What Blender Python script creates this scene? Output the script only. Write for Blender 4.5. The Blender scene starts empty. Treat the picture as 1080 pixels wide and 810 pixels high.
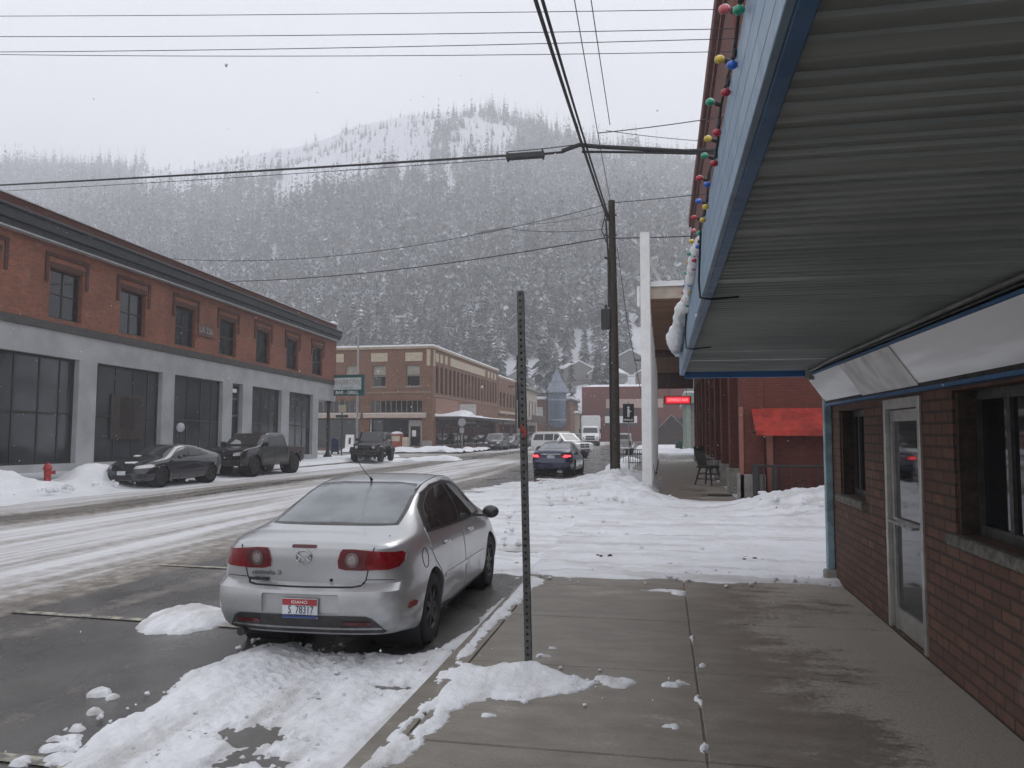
import bpy, bmesh, math, random
import numpy as np
from mathutils import Vector, Matrix
from mathutils.bvhtree import BVHTree
PI = math.pi
R = math.radians
random.seed(7)
rng = np.random.default_rng(11)
SC = bpy.context.scene
COL = SC.collection

# ------------------------------------------------------------------ noise
def vnoise(x, y, seed=0):
    xi = np.floor(x).astype(np.int64); yi = np.floor(y).astype(np.int64)
    xf = x - xi; yf = y - yi
    def h(a, b):
        n = (a * 374761393 + b * 668265263 + seed * 974634777) & 0x7fffffff
        n = ((n ^ (n >> 13)) * 1274126177) & 0x7fffffff
        n = (n ^ (n >> 16)) & 0xffff
        return n / 65535.0
    u = xf * xf * (3 - 2 * xf); v = yf * yf * (3 - 2 * yf)
    return (h(xi, yi) * (1 - u) + h(xi + 1, yi) * u) * (1 - v) + (h(xi, yi + 1) * (1 - u) + h(xi + 1, yi + 1) * u) * v
def fbm(x, y, oct=4, seed=0):
    s = 0; a = .5
    for k in range(oct):
        s = s + a * vnoise(x, y, seed + k * 17); x = x * 2.03 + 5.1; y = y * 2.03 + 1.7; a *= .5
    return s / (1 - .5 ** oct)
def sstep(a, b, x):
    t = np.clip((x - a) / (b - a), 0, 1); return t * t * (3 - 2 * t)
def sdpoly(px, py, poly):
    """signed distance, positive inside"""
    d = np.full(px.shape, 1e9); ins = np.zeros(px.shape, bool)
    n = len(poly)
    for i in range(n):
        ax, ay = poly[i]; bx, by = poly[(i + 1) % n]
        ex, ey = bx - ax, by - ay
        t = np.clip(((px - ax) * ex + (py - ay) * ey) / (ex * ex + ey * ey + 1e-12), 0, 1)
        d = np.minimum(d, np.hypot(px - ax - t * ex, py - ay - t * ey))
        c = ((ay > py) != (by > py)) & (px < (bx - ax) * (py - ay) / (by - ay + 1e-12) + ax)
        ins ^= c
    return np.where(ins, d, -d)

# ------------------------------------------------------------------ objects
def tag(o, label=None, cat=None, group=None, kind=None):
    if label: o['label'] = label
    if cat: o['category'] = cat
    if group: o['group'] = group
    if kind: o['kind'] = kind
    return o
def empty(name, loc=(0, 0, 0), rz=0, label=None, cat=None, group=None):
    o = bpy.data.objects.new(name, None); COL.objects.link(o)
    o.location = loc; o.rotation_euler = (0, 0, rz); o.empty_display_size = .2
    return tag(o, label, cat, group)
def kids(o): return [c for c in bpy.data.objects if c.parent is o]
def copy_tree(o, parent=None, par=None):
    if par is None:
        par = {}
        for c in bpy.data.objects:
            if c.parent: par.setdefault(c.parent.name, []).append(c)
    c = o.copy(); COL.objects.link(c); c.parent = parent
    for ch in par.get(o.name, []): copy_tree(ch, c, par)
    return c

class MB:
    """collects shapes; build() links them as one mesh object"""
    def __init__(self): self.bm = bmesh.new()
    def _xf(self, verts, M):
        if M is not None: bmesh.ops.transform(self.bm, matrix=M, verts=verts)
    def box(self, x0, x1, y0, y1, z0, z1, bev=0, M=None, seg=1):
        b = bmesh.new()
        bmesh.ops.create_cube(b, size=1)
        for v in b.verts:
            v.co = Vector(((x0 + x1) / 2 + v.co.x * (x1 - x0), (y0 + y1) / 2 + v.co.y * (y1 - y0), (z0 + z1) / 2 + v.co.z * (z1 - z0)))
        if bev: bmesh.ops.bevel(b, geom=list(b.edges), offset=bev, segments=seg, affect='EDGES', profile=.6)
        if M is not None: b.transform(M)
        self.merge(b); return self
    def merge(self, b):
        me = bpy.data.meshes.new('t'); b.to_mesh(me); b.free(); self.bm.from_mesh(me); bpy.data.meshes.remove(me)
    def quad(self, *pts):
        self.bm.faces.new([self.bm.verts.new(p) for p in pts]); return self
    def prism(self, poly, axis, a0, a1, bev=0, seg=1, M=None, taper=None):
        """poly in the other two axes (cyclic order kept x,y,z without axis)"""
        b = bmesh.new()
        def P(p, a):
            if axis == 0: return (a, p[0], p[1])
            if axis == 1: return (p[0], a, p[1])
            return (p[0], p[1], a)
        v0 = [b.verts.new(P(p, a0)) for p in poly]; v1 = [b.verts.new(P(p, a1)) for p in poly]
        b.faces.new(v0); b.faces.new(v1[::-1])
        n = len(poly)
        for i in range(n): b.faces.new((v0[i], v1[i], v1[(i + 1) % n], v0[(i + 1) % n]))
        bmesh.ops.recalc_face_normals(b, faces=b.faces)
        if bev: bmesh.ops.bevel(b, geom=list(b.edges), offset=bev, segments=seg, affect='EDGES', profile=.6)
        if taper:
            for v in b.verts: taper(v.co)
        if M is not None: b.transform(M)
        self.merge(b); return self
    def cyl(self, p0, p1, r0, r1=None, n=12, cap=True):
        r1 = r0 if r1 is None else r1
        p0 = Vector(p0); p1 = Vector(p1); d = (p1 - p0).normalized()
        a = d.orthogonal().normalized(); c = d.cross(a)
        r = [[self.bm.verts.new(p + (a * math.cos(2 * PI * i / n) + c * math.sin(2 * PI * i / n)) * rr) for i in range(n)] for p, rr in ((p0, r0), (p1, r1))]
        for i in range(n): self.bm.faces.new((r[0][i], r[0][(i + 1) % n], r[1][(i + 1) % n], r[1][i]))
        if cap: self.bm.faces.new(r[0][::-1]); self.bm.faces.new(r[1])
        return self
    def tube(self, pts, r, n=6, cap=True):
        pts = [Vector(p) for p in pts]; rings = []
        up = None
        for i, p in enumerate(pts):
            d = (pts[min(i + 1, len(pts) - 1)] - pts[max(i - 1, 0)]).normalized()
            if up is None: up = d.orthogonal().normalized()
            up = (up - d * up.dot(d)).normalized(); c = d.cross(up)
            rr = r[i] if isinstance(r, (list, tuple)) else r
            rings.append([self.bm.verts.new(p + (up * math.cos(2 * PI * k / n) + c * math.sin(2 * PI * k / n)) * rr) for k in range(n)])
        for a, b in zip(rings, rings[1:]):
            for k in range(n): self.bm.faces.new((a[k], a[(k + 1) % n], b[(k + 1) % n], b[k]))
        if cap: self.bm.faces.new(rings[0][::-1]); self.bm.faces.new(rings[-1])
        return self
    def lathe(self, prof, n=20, M=None, cap=True):
        """prof: (r, z) list round z"""
        vs = []; allv = []
        for r, z in prof:
            ring = [self.bm.verts.new((r * math.cos(2 * PI * k / n), r * math.sin(2 * PI * k / n), z)) for k in range(n)]
            vs.append(ring); allv += ring
        for a, b in zip(vs, vs[1:]):
            for k in range(n): self.bm.faces.new((a[k], a[(k + 1) % n], b[(k + 1) % n], b[k]))
        if cap: self.bm.faces.new(vs[0][::-1]); self.bm.faces.new(vs[-1])
        self._xf(allv, M); return self
    def sphere(self, c, r, sx=1, sy=1, sz=1, u=12, v=8):
        m = Matrix.Translation(c) @ Matrix.Diagonal((sx * r, sy * r, sz * r, 1))
        bmesh.ops.create_uvsphere(self.bm, u_segments=u, v_segments=v, radius=1, matrix=m); return self
    def build(self, name, mat, parent=None, smooth=None, recalc=True):
        if recalc: bmesh.ops.recalc_face_normals(self.bm, faces=self.bm.faces)
        me = bpy.data.meshes.new(name); self.bm.to_mesh(me); self.bm.free()
        return link_mesh(name, me, mat, parent, smooth)
def link_mesh(name, me, mat, parent=None, smooth=None):
    if mat is not None: me.materials.append(mat)
    if smooth is not None:
        me.shade_smooth()
        if smooth > 0: me.set_sharp_from_angle(angle=R(smooth))
    o = bpy.data.objects.new(name, me); COL.objects.link(o)
    if parent is not None: o.parent = parent
    return o
def grid_mesh(name, xs, ys, z, mat, keep=None, smooth=0, parent=None):
    X, Y = np.meshgrid(xs, ys)
    nx, ny = len(xs), len(ys)
    co = np.stack([X, Y, z], -1).reshape(-1, 3)
    i = np.arange((ny - 1) * nx).reshape(ny - 1, nx)[:, :-1]
    f = np.stack([i, i + 1, i + nx + 1, i + nx], -1)
    if keep is not None:
        k = keep[:-1, :-1] | keep[1:, :-1] | keep[:-1, 1:] | keep[1:, 1:]
        f = f[k]
    f = f.reshape(-1, 4)
    used = np.unique(f); mp = np.full(co.shape[0], -1); mp[used] = np.arange(len(used))
    return np_mesh(name, co[used], mp[f], mat, smooth, parent)
def np_mesh(name, co, f, mat, smooth=None, parent=None):
    me = bpy.data.meshes.new(name)
    nv, nf, k = len(co), f.shape[0], f.shape[1]
    me.vertices.add(nv); me.vertices.foreach_set('co', np.ascontiguousarray(co, np.float32).ravel())
    me.loops.add(nf * k); me.loops.foreach_set('vertex_index', np.ascontiguousarray(f, np.int32).ravel())
    me.polygons.add(nf); me.polygons.foreach_set('loop_start', np.arange(0, nf * k, k, dtype=np.int32))
    me.update(calc_edges=True); me.validate()
    return link_mesh(name, me, mat, parent, smooth)
def text_mesh(name, s, size, mat, parent, M, depth=.004, align='CENTER', sx=1, bold=0):
    cu = bpy.data.curves.new('txt', 'FONT'); cu.body = s; cu.size = size; cu.extrude = depth; cu.align_x = align; cu.align_y = 'CENTER'; cu.offset = bold
    t = bpy.data.objects.new('txt', cu); COL.objects.link(t)
    dg = bpy.context.evaluated_depsgraph_get()
    me = bpy.data.meshes.new_from_object(t.evaluated_get(dg))
    bpy.data.objects.remove(t); bpy.data.curves.remove(cu)
    me.transform(M @ Matrix.Diagonal((sx, 1, 1, 1))); me.name = name; me.materials.clear()
    return link_mesh(name, me, mat, parent)

# ------------------------------------------------------------------ materials
class NT:
    def __init__(self, name):
        self.m = bpy.data.materials.new(name); self.m.use_nodes = True
        self.t = self.m.node_tree; self.n = self.t.nodes; self.l = self.t.links
        self.b = self.n['Principled BSDF']
    def N(self, typ, **kw):
        x = self.n.new(typ)
        for k, v in kw.items():
            if k.startswith('i_'):
                k = k[2:]; k = int(k) if k.isdigit() else k.replace('_', ' ')
                self.set(x.inputs[k], v)
            else: setattr(x, k, v)
        return x
    def set(self, inp, v):
        if isinstance(v, bpy.types.NodeSocket): self.l.new(v, inp)
        elif isinstance(v, (tuple, list)) and len(v) == 3 and inp.type == 'RGBA': inp.default_value = (*v, 1)
        else: inp.default_value = v
    def P(self, k, v): self.set(self.b.inputs[k], v)
    def obj(self): return self.N('ShaderNodeTexCoord').outputs['Object']
    def mapv(self, v, s): return self.N('ShaderNodeMapping', i_Vector=v, i_Scale=s).outputs[0]
    def noise(self, v, scale, detail=4, rough=.55): return self.N('ShaderNodeTexNoise', i_Vector=v, i_Scale=scale, i_Detail=detail, i_Roughness=rough).outputs['Fac']
    def mr(self, v, a, b, c=0., d=1., smooth=True):
        x = self.N('ShaderNodeMapRange'); x.interpolation_type = 'SMOOTHSTEP' if smooth else 'LINEAR'
        for i, q in enumerate((v, a, b, c, d)): self.set(x.inputs[i], q)
        return x.outputs[0]
    def mix(self, f, a, b):
        x = self.N('ShaderNodeMix'); x.data_type = 'RGBA'
        self.set(x.inputs[0], f); self.set(x.inputs[6], a); self.set(x.inputs[7], b); return x.outputs[2]
    def math(self, op, a, b=0., c=0.):
        x = self.N('ShaderNodeMath'); x.operation = op
        for i, q in enumerate((a, b, c)): self.set(x.inputs[i], q)
        return x.outputs[0]
    def bump(self, h, strength=.3, dist=.02, normal=None):
        x = self.N('ShaderNodeBump', i_Height=h, i_Strength=strength, i_Distance=dist)
        if normal is not None: self.l.new(normal, x.inputs['Normal'])
        return x.outputs[0]
    def ramp(self, v, stops):
        x = self.N('ShaderNodeValToRGB'); self.set(x.inputs[0], v); e = x.color_ramp.elements
        while len(e) < len(stops): e.new(.5)
        for s, (p, c) in zip(e, stops): s.position = p; s.color = (*c, 1) if isinstance(c, tuple) else (c, c, c, 1)
        return x.outputs[0]
MATS = {}
def pmat(name, c, rough=.6, metal=0, var=.15, scale=3, coat=0, bump=0, bscale=40, spec=.5, emit=None, es=1):
    if name in MATS: return MATS[name]
    t = NT(name); v = t.obj(); n = t.noise(v, scale, 5)
    lo = tuple(q * (1 - var) for q in c); hi = tuple(min(1, q * (1 + var)) for q in c)
    t.P('Base Color', t.mix(t.mr(n, .3, .7), lo, hi))
    t.P('Roughness', t.mr(t.noise(v, scale * 3), .3, .7, max(.02, rough * .85), min(1, rough * 1.15)))
    t.P('Metallic', metal); t.P('Specular IOR Level', spec)
    if coat: t.P('Coat Weight', coat); t.P('Coat Roughness', .06)
    if bump: t.P('Normal', t.bump(t.noise(v, bscale), bump, .01))
    if emit: t.P('Emission Color', emit); t.P('Emission Strength', es)
    MATS[name] = t.m; return t.m

def wall_uv(t):
    """brick-style coordinates from object space: u along the wall, v up"""
    tc = t.N('ShaderNodeTexCoord'); s = t.N('ShaderNodeSeparateXYZ', i_0=tc.outputs['Object']); n = t.N('ShaderNodeSeparateXYZ', i_0=tc.outputs['Normal'])
    ax = t.math('GREATER_THAN', t.math('ABSOLUTE', n.outputs[0]), .6)
    u = t.math('ADD', t.math('MULTIPLY', s.outputs[1], ax), t.math('MULTIPLY', s.outputs[0], t.math('SUBTRACT', 1., ax)))
    az = t.math('GREATER_THAN', t.math('ABSOLUTE', n.outputs[2]), .6)
    w = t.math('ADD', s.outputs[2], t.math('MULTIPLY', s.outputs[1], az))
    return t.N('ShaderNodeCombineXYZ', i_0=u, i_1=w, i_2=0.).outputs[0], tc.outputs['Object'], s
def brick(name, c1, c2, mortar, bw=.22, rh=.075, ms=.012, bump=.5, stain=.35, wet=0, tone=None):
    t = NT(name); uv, ob, s = wall_uv(t)
    b = t.N('ShaderNodeTexBrick', i_Vector=uv, i_Color1=c1, i_Color2=c2, i_Mortar=mortar, i_Scale=1., i_Mortar_Size=ms, i_Mortar_Smooth=.15, i_Bias=0., i_Brick_Width=bw, i_Row_Height=rh)
    big = t.mr(t.noise(ob, .5, 5, .6), .3, .7)
    col = t.mix(t.math('MULTIPLY', big, stain), b.outputs['Color'], tone or tuple(q * .45 for q in c1))
    fine = t.mr(t.noise(ob, 9, 4), .3, .75)
    col = t.mix(t.math('MULTIPLY', fine, .35), col, tuple(q * .6 for q in c2))
    salt = t.math('MULTIPLY', t.mr(t.noise(t.mapv(ob, (1, 1, .6)), 2.3, 6, .75), .56, .72), .22)
    col = t.mix(salt, col, (.42, .38, .34))
    t.P('Base Color', col); t.P('Roughness', .5 if wet else .85); t.P('Specular IOR Level', .35)
    h = t.math('ADD', t.math('MULTIPLY', b.outputs['Fac'], -1.), t.math('MULTIPLY', t.noise(ob, 60), .25))
    t.P('Normal', t.bump(h, bump, .008)); MATS[name] = t.m; return t.m

def snow_mat(name, dirt=.0, col=(.80, .81, .84), tracks=False, ruts=None):
    t = NT(name); v = t.obj()
    n1 = t.noise(v, 1.6, 5); n2 = t.noise(v, 14, 4); n3 = t.noise(v, 70, 3)
    c = t.mix(t.mr(n1, .35, .75), col, tuple(q * .9 for q in col))
    if dirt:
        c = t.mix(t.math('MULTIPLY', t.mr(t.noise(v, .9, 6, .65), .48, .72), dirt), c, (.30, .265, .22))
        c = t.mix(t.math('MULTIPLY', t.mr(t.noise(v, 11, 5, .7), .6, .75), dirt * .7), c, (.2, .18, .16))
    if ruts:
        rn = t.noise(t.mapv(v, ruts), 1.3, 5, .65); c = t.mix(t.mr(rn, .47, .66, 0, .75), c, (.50, .49, .48)); c = t.mix(t.mr(t.noise(v, 8, 6, .75), .6, .74, 0, .35), c, (.36, .34, .32))
    t.P('Base Color', c); t.P('Roughness', .75); t.P('Specular IOR Level', .25)
    n4 = t.noise(v, 5, 6, .7); b = t.bump(n4, .5, .06); b = t.bump(n2, .55, .03, b); b = t.bump(n3, .5, .01, b)
    if tracks:
        w = t.N('ShaderNodeTexWave', i_Vector=t.mapv(v, (1, 1, 1)), i_Scale=9., i_Distortion=2.5, i_Detail=3.); w.bands_direction = 'X'
        b = t.bump(w.outputs['Fac'], .25, .02, b)
    t.P('Normal', b); MATS[name] = t.m; return t.m
SNOW = snow_mat('snow'); SNOWD = snow_mat('dirty_snow', .55); SNOWT = snow_mat('trodden_snow', .35, (.78, .79, .82), ruts=(2.6, .35, 1))
GLASS = pmat('dark_glass', (.012, .014, .016), .04, var=.2, spec=.6)
GLASSG = pmat('grey_bay_glass', (.045, .05, .055), .10, var=.35, scale=.5, spec=.5, bump=.06, bscale=1.2)
BLACK = pmat('black_plastic', (.02, .02, .021), .55)
RUBBER = pmat('tyre_rubber', (.022, .022, .023), .85, bump=.4)
CHROME = pmat('chrome', (.62, .63, .64), .22, 1)
GALV = pmat('galvanised_steel', (.30, .30, .30), .5, .6, var=.25, scale=12)
DARKST = pmat('dark_steel', (.06, .058, .055), .55, .3, var=.3, scale=10)
WHITEP = pmat('white_paint', (.74, .74, .73), .5, var=.06)
CREAM = pmat('cream_paint', (.44, .38, .28), .7, var=.12)
GREYP = pmat('grey_wall_paint', (.335, .345, .355), .75, var=.14, scale=.8, bump=.15)
STONE = pmat('grey_stone', (.25, .235, .215), .85, var=.25, scale=4, bump=.3)
BLUEG = pmat('blue_grey_paint', (.20, .285, .37), .5, var=.12, scale=5)
BLUEP = pmat('blue_trim_paint', (.06, .15, .30), .5, var=.15, scale=5)
WOODD = pmat('dark_wood', (.042, .031, .025), .85, var=.4, scale=9, bump=.5)
BRONZE = pmat('dark_window_frame', (.028, .027, .026), .5, var=.2)
REDL = pmat('red_lens', (.17, .005, .008), .14, var=.3, scale=25, coat=.35, spec=.3)
CLEARL = pmat('clear_lens', (.55, .55, .56), .12, .3, coat=.6)
B_LEFT = brick('orange_red_brick', (.35, .118, .06), (.21, .072, .044), (.22, .14, .11), .24, .085, .012, .6, .5, tone=(.10, .045, .035))
B_BROWN = brick('brown_brick', (.24, .112, .068), (.155, .07, .045), (.27, .19, .14), .24, .085, .012, .5, .35)
B_DKRED = brick('dark_red_brick', (.155, .044, .031), (.105, .031, .024), (.12, .065, .052), .21, .07, .006, .4, .35)
B_NEAR = brick('old_storefront_brick', (.170, .088, .060), (.108, .058, .042), (.05, .042, .036), .27, .089, .011, 1., .45, tone=(.075, .05, .04))
B_FARRED = brick('red_painted_brick', (.17, .045, .034), (.145, .038, .03), (.15, .04, .035), .4, .2, .01)
# ================================================================== camera, sky, light, air
cam = bpy.data.cameras.new('camera'); co_ = bpy.data.objects.new('camera', cam); COL.objects.link(co_); SC.camera = co_
cam.sensor_width = 36; cam.lens = 27.33; cam.clip_start = .05; cam.clip_end = 6000
co_.location = (0, 0, 1.8); co_.rotation_euler = (R(93.56), 0, R(11.0))
SC.view_settings.view_transform = 'Standard'; SC.view_settings.look = 'None'; SC.view_settings.gamma = 1; SC.view_settings.exposure = .54; SC.cycles.volume_bounces = 3
EL, AZ = R(48), R(20)       # soft sun high, a little right of the street's far end
sun = bpy.data.lights.new('sun', 'SUN'); sun.energy = .7; sun.angle = R(25); sun.color = (1, .985, .965)
so = bpy.data.objects.new('sun', sun); COL.objects.link(so)
so.rotation_euler = Vector((-math.sin(AZ) * math.cos(EL), -math.cos(AZ) * math.cos(EL), -math.sin(EL))).to_track_quat('-Z', 'Y').to_euler()
W = bpy.data.worlds.new('World'); SC.world = W; W.use_nodes = True
wn, wl = W.node_tree.nodes, W.node_tree.links
bg = wn['Background']
sky = wn.new('ShaderNodeTexSky'); sky.sky_type = 'NISHITA'; sky.sun_disc = False; sky.sun_elevation = EL; sky.sun_rotation = AZ
hs = wn.new('ShaderNodeHueSaturation'); hs.inputs['Saturation'].default_value = .12; wl.new(sky.outputs[0], hs.inputs['Color'])
tc = wn.new('ShaderNodeTexCoord'); mp = wn.new('ShaderNodeMapping'); mp.inputs['Scale'].default_value = (1, 1, 2.2); wl.new(tc.outputs['Generated'], mp.inputs[0])
nz = wn.new('ShaderNodeTexNoise'); nz.inputs['Scale'].default_value = 2.6; nz.inputs['Detail'].default_value = 6; nz.inputs['Roughness'].default_value = .5; wl.new(mp.outputs[0], nz.inputs[0])
rp = wn.new('ShaderNodeValToRGB'); rp.color_ramp.elements[0].position = .35; rp.color_ramp.elements[0].color = (.685, .695, .745, 1)
rp.color_ramp.elements[1].position = .72; rp.color_ramp.elements[1].color = (.78, .79, .825, 1); wl.new(nz.outputs['Fac'], rp.inputs[0])
vm = wn.new('ShaderNodeVectorMath'); vm.operation = 'SCALE'; vm.inputs['Scale'].default_value = 9.9; wl.new(rp.outputs[0], vm.inputs[0])
mx = wn.new('ShaderNodeMix'); mx.data_type = 'RGBA'; mx.inputs[0].default_value = .9; wl.new(hs.outputs[0], mx.inputs[6]); wl.new(vm.outputs[0], mx.inputs[7])
wl.new(mx.outputs[2], bg.inputs[0]); bg.inputs[1].default_value = .1
m = bpy.data.materials.new('haze_air'); m.use_nodes = True; n = m.node_tree.nodes; n.remove(n['Principled BSDF'])
pv = n.new('ShaderNodeVolumePrincipled'); pv.inputs['Color'].default_value = (.93, .94, .97, 1); pv.inputs['Density'].default_value = .0012; pv.inputs['Anisotropy'].default_value = .2
m.node_tree.links.new(pv.outputs[0], n['Material Output'].inputs['Volume'])
tag(MB().box(-1500, 1300, -60, 1400, -1.4, 470).build('haze', m), 'thin grey snow haze filling the valley', kind='stuff')

# ================================================================== ground
tag(MB().box(-1450, 1250, -50, 260, -.4, -.28).build('ground', SNOW), 'snow covered valley floor', kind='structure')

def road_z(x): return -.13 + .10 * (1 - np.clip(np.abs((x + 10) / 8.3), 0, 1) ** 2)
t = NT('wet_road'); v = t.obj(); s = t.N('ShaderNodeSeparateXYZ', i_0=v); X, Y = s.outputs[0], s.outputs[1]
wob = t.math('MULTIPLY', t.math('SUBTRACT', t.noise(v, .13, 4), .5), 2.2)
xw = t.math('ADD', X, wob)
prof = t.ramp(t.mr(xw, -19, -1, 0, 1, False), [(0, 1.), (.10, .95), (.20, .85), (.27, .28), (.315, .24), (.37, .9), (.52, .88), (.62, .72), (.665, .45), (.70, .12), (.80, .02), (1, .02)])
st = t.noise(t.mapv(v, (2.2, .10, 1)), 1., 5, .55); st2 = t.noise(t.mapv(v, (1.1, .05, 1)), 1., 4, .6)
fine = t.noise(v, 5., 6, .65)
# the crossing is driven bare in bands
crx = t.mr(t.math('ABSOLUTE', t.math('SUBTRACT', Y, 61.)), 5., 14., .45, 0.)
thin = t.math('MULTIPLY', t.mr(Y, 27, 44), t.mr(X, -9.5, -7, 0, .55))
sn = t.math('ADD', prof, t.math('MULTIPLY', t.math('SUBTRACT', st, .5), .6))
sn = t.math('ADD', sn, t.math('MULTIPLY', t.math('SUBTRACT', st2, .5), .7))
sn = t.math('ADD', sn, t.math('MULTIPLY', t.math('SUBTRACT', fine, .5), .55))
sn = t.math('SUBTRACT', t.math('SUBTRACT', sn, crx), thin)
slush = t.mr(sn, .12, .5); white = t.mr(sn, .36, 1.0)
an = t.noise(v, .7, 5); grit = t.noise(v, 130, 2)
asph = t.mix(t.mr(an, .35, .65), (.045, .042, .039), (.115, .108, .10))
asph = t.mix(t.mr(grit, .45, .75), asph, (.15, .14, .13))
c = t.mix(slush, asph, t.mix(t.mr(fine, .4, .6), (.16, .135, .11), (.25, .225, .195)))
c = t.mix(white, c, t.mix(t.mr(st, .38, .62), (.47, .462, .455), (.64, .64, .66)))
t.P('Base Color', c)
wetr = t.mr(t.noise(t.mapv(v, (1, .5, 1)), .9, 4), .4, .62, .17, .45)
r = t.N('ShaderNodeMix'); t.set(r.inputs[0], slush); t.set(r.inputs[2], wetr); t.set(r.inputs[3], .75); t.P('Roughness', r.outputs[0])
t.P('Specular IOR Level', .45)
hb = t.math('ADD', t.math('MULTIPLY', sn, 1.), t.math('MULTIPLY', fine, .5))
t.P('Normal', t.bump(grit, .35, .006, t.bump(hb, .2, .02)))
ROADM = t.m
xs = np.linspace(-18.35, -1.72, 40); ys = np.linspace(-12, 152, 165); Xg, Yg = np.meshgrid(xs, ys)
tag(grid_mesh('road', xs, ys, road_z(Xg) + .006 * (fbm(Xg, Yg * .7, 2, 3) - .5), ROADM), 'snowy main street with wet wheel tracks', kind='structure')
cs = MB()
for a, b in ((-90, -18.35), (-1.72, 70)): cs.quad((a, 53.5, -.13), (b, 53.5, -.13), (b, 68.5, -.13), (a, 68.5, -.13))
tag(cs.build('cross_street', ROADM), 'snowy cross street beyond the first block', kind='structure')
tag(MB().quad((-18.35, 151.95, -.13), (-40, 151.95, -.13), (-40, 142, -.13), (-18.35, 142, -.13)).build('side_road', ROADM), 'snowy side road at the end of the street', kind='structure')

# painted parking lines (worn)
t = NT('worn_road_paint'); v = t.obj(); nn = t.noise(v, 9, 6, .7)
t.P('Base Color', t.mix(t.mr(nn, .4, .6), (.42, .39, .31), (.12, .115, .105))); t.P('Roughness', .5)
PAINT = t.m
pl = MB()
for y0, x0, x1 in ((3.98, -6.3, -3.3), (7.0, -6.6, -3.3), (9.8, -6.9, -5.2), (12.9, -6.6, -4.4)):
    for k in range(8):
        a = x0 + (x1 - x0) * k / 8; b = x0 + (x1 - x0) * (k + 1) / 8
        pl.quad((a, y0 - .05, road_z(a) + .012), (b, y0 - .05, road_z(b) + .012), (b, y0 + .05, road_z(b) + .012), (a, y0 + .05, road_z(a) + .012))
tag(pl.build('parking_lines', PAINT), 'worn cream parking bay lines on wet asphalt', kind='structure')

# sidewalk, slab by slab with open joints
t = NT('damp_concrete'); v = t.obj(); s = t.N('ShaderNodeSeparateXYZ', i_0=v)
n1 = t.noise(v, .75, 6, .6); n2 = t.noise(t.mapv(v, (1, 2.2, 1)), 2.2, 6, .7); n3 = t.noise(v, 90, 3); n4 = t.noise(v, 24, 4, .7)
inn = t.mr(s.outputs[0], .4, 1.9, -.11, .12, False)
dry = t.mr(t.math('ADD', t.math('ADD', t.math('MULTIPLY', n1, .6), t.math('MULTIPLY', n2, .45)), t.math('ADD', inn, t.math('MULTIPLY', n4, .36))), .655, .76)
base = t.mix(t.mr(n2, .3, .7), (.158, .138, .112), (.235, .208, .172))
base = t.mix(dry, base, (.36, .33, .285))
base = t.mix(t.mr(n3, .5, .68, 0, .6), base, (.09, .08, .07))
base = t.mix(t.mr(t.noise(v, 45, 3, .7), .58, .68, 0, .45), base, (.32, .30, .27))
t.P('Base Color', base); t.P('Specular IOR Level', .4)
r = t.N('ShaderNodeMix'); t.set(r.inputs[0], dry); r.inputs[2].default_value = .42; r.inputs[3].default_value = .75; t.P('Roughness', r.outputs[0])
t.P('Normal', t.bump(n3, .25, .004, t.bump(n4, .2, .01)))
CONC = t.m
def sidewalk(name, xa, xj, xb, y0, y1, step, z, label, mat=CONC, g=.006):
    b = MB(); y = y0
    while y < y1 - .01:
        e = min(y + step, y1)
        for a, c in ((xa, xj), (xj, xb)):
            b.box(a + g, c - g, y + g, e - g, z - .12, z + random.uniform(-.002, .002), .006)
        y = e
    b.box(xa, xb, y0, y1, z - .3, z - .02)
    return tag(b.build(name, mat), label, kind='structure')
sidewalk('sidewalk', -1.52, .22, 2.05, -5.1, 9.9, 1.6, 0, 'damp brown concrete sidewalk with joints')
sidewalk('covered_sidewalk', -1.52, .22, 1.95, 19.6, 53, 1.6, 0, 'bare concrete sidewalk under the next canopy')
sidewalk('far_sidewalk', -1.52, .22, 2.6, 69, 150, 3, 0, 'far sidewalk past the crossing', SNOWT)
sidewalk('opposite_sidewalk', -22.4, -20, -18.5, 5, 53, 2, .05, 'snowy sidewalk along the grey ground floor', SNOWT)
sidewalk('corner_sidewalk', -22, -20, -18.5, 69, 150, 3, 0, 'snowy sidewalk on the far corner', SNOWT)
sidewalk('cross_street_sidewalk', -50, -36, -22, 69, 72.7, 3, 0, 'snowy sidewalk in front of the brown storefront', SNOWT)
kb = MB()
for x0, x1, y0, y1, z in ((-1.72, -1.525, -5, 9.9, .0), (-1.72, -1.525, 19.6, 53, 0), (-18.5, -18.34, 5, 53, .05), (-1.72, -1.525, 69, 150, 0), (-18.5, -18.34, 69, 150, 0)):
    y = y0
    while y < y1:
        kb.box(x0, x1, y + .004, min(y + 3, y1) - .004, -.35, z + .001, .015, seg=2); y += 3
tag(kb.build('kerb', CONC), 'concrete kerb along both sides of the street', kind='structure')
tag(MB().box(-1.75, 30, 9.9, 19.6, -.3, -.06).build('alley', ROADM), 'side alley under packed snow', kind='structure')

# ================================================================== lying snow (height fields with real thickness)
def hill_at(X, Y, cx, cy, sx, sy, h): return h * np.exp(-((X - cx) / sx) ** 2 - ((Y - cy) / sy) ** 2)
def near_ground(X, Y):
    g = np.where(X > -1.62, 0., road_z(X))
    al = sstep(9.75, 10.4, Y) * sstep(19.8, 19.3, Y) * (X > -1.75)
    return g * (1 - al) + (-.055) * al
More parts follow.
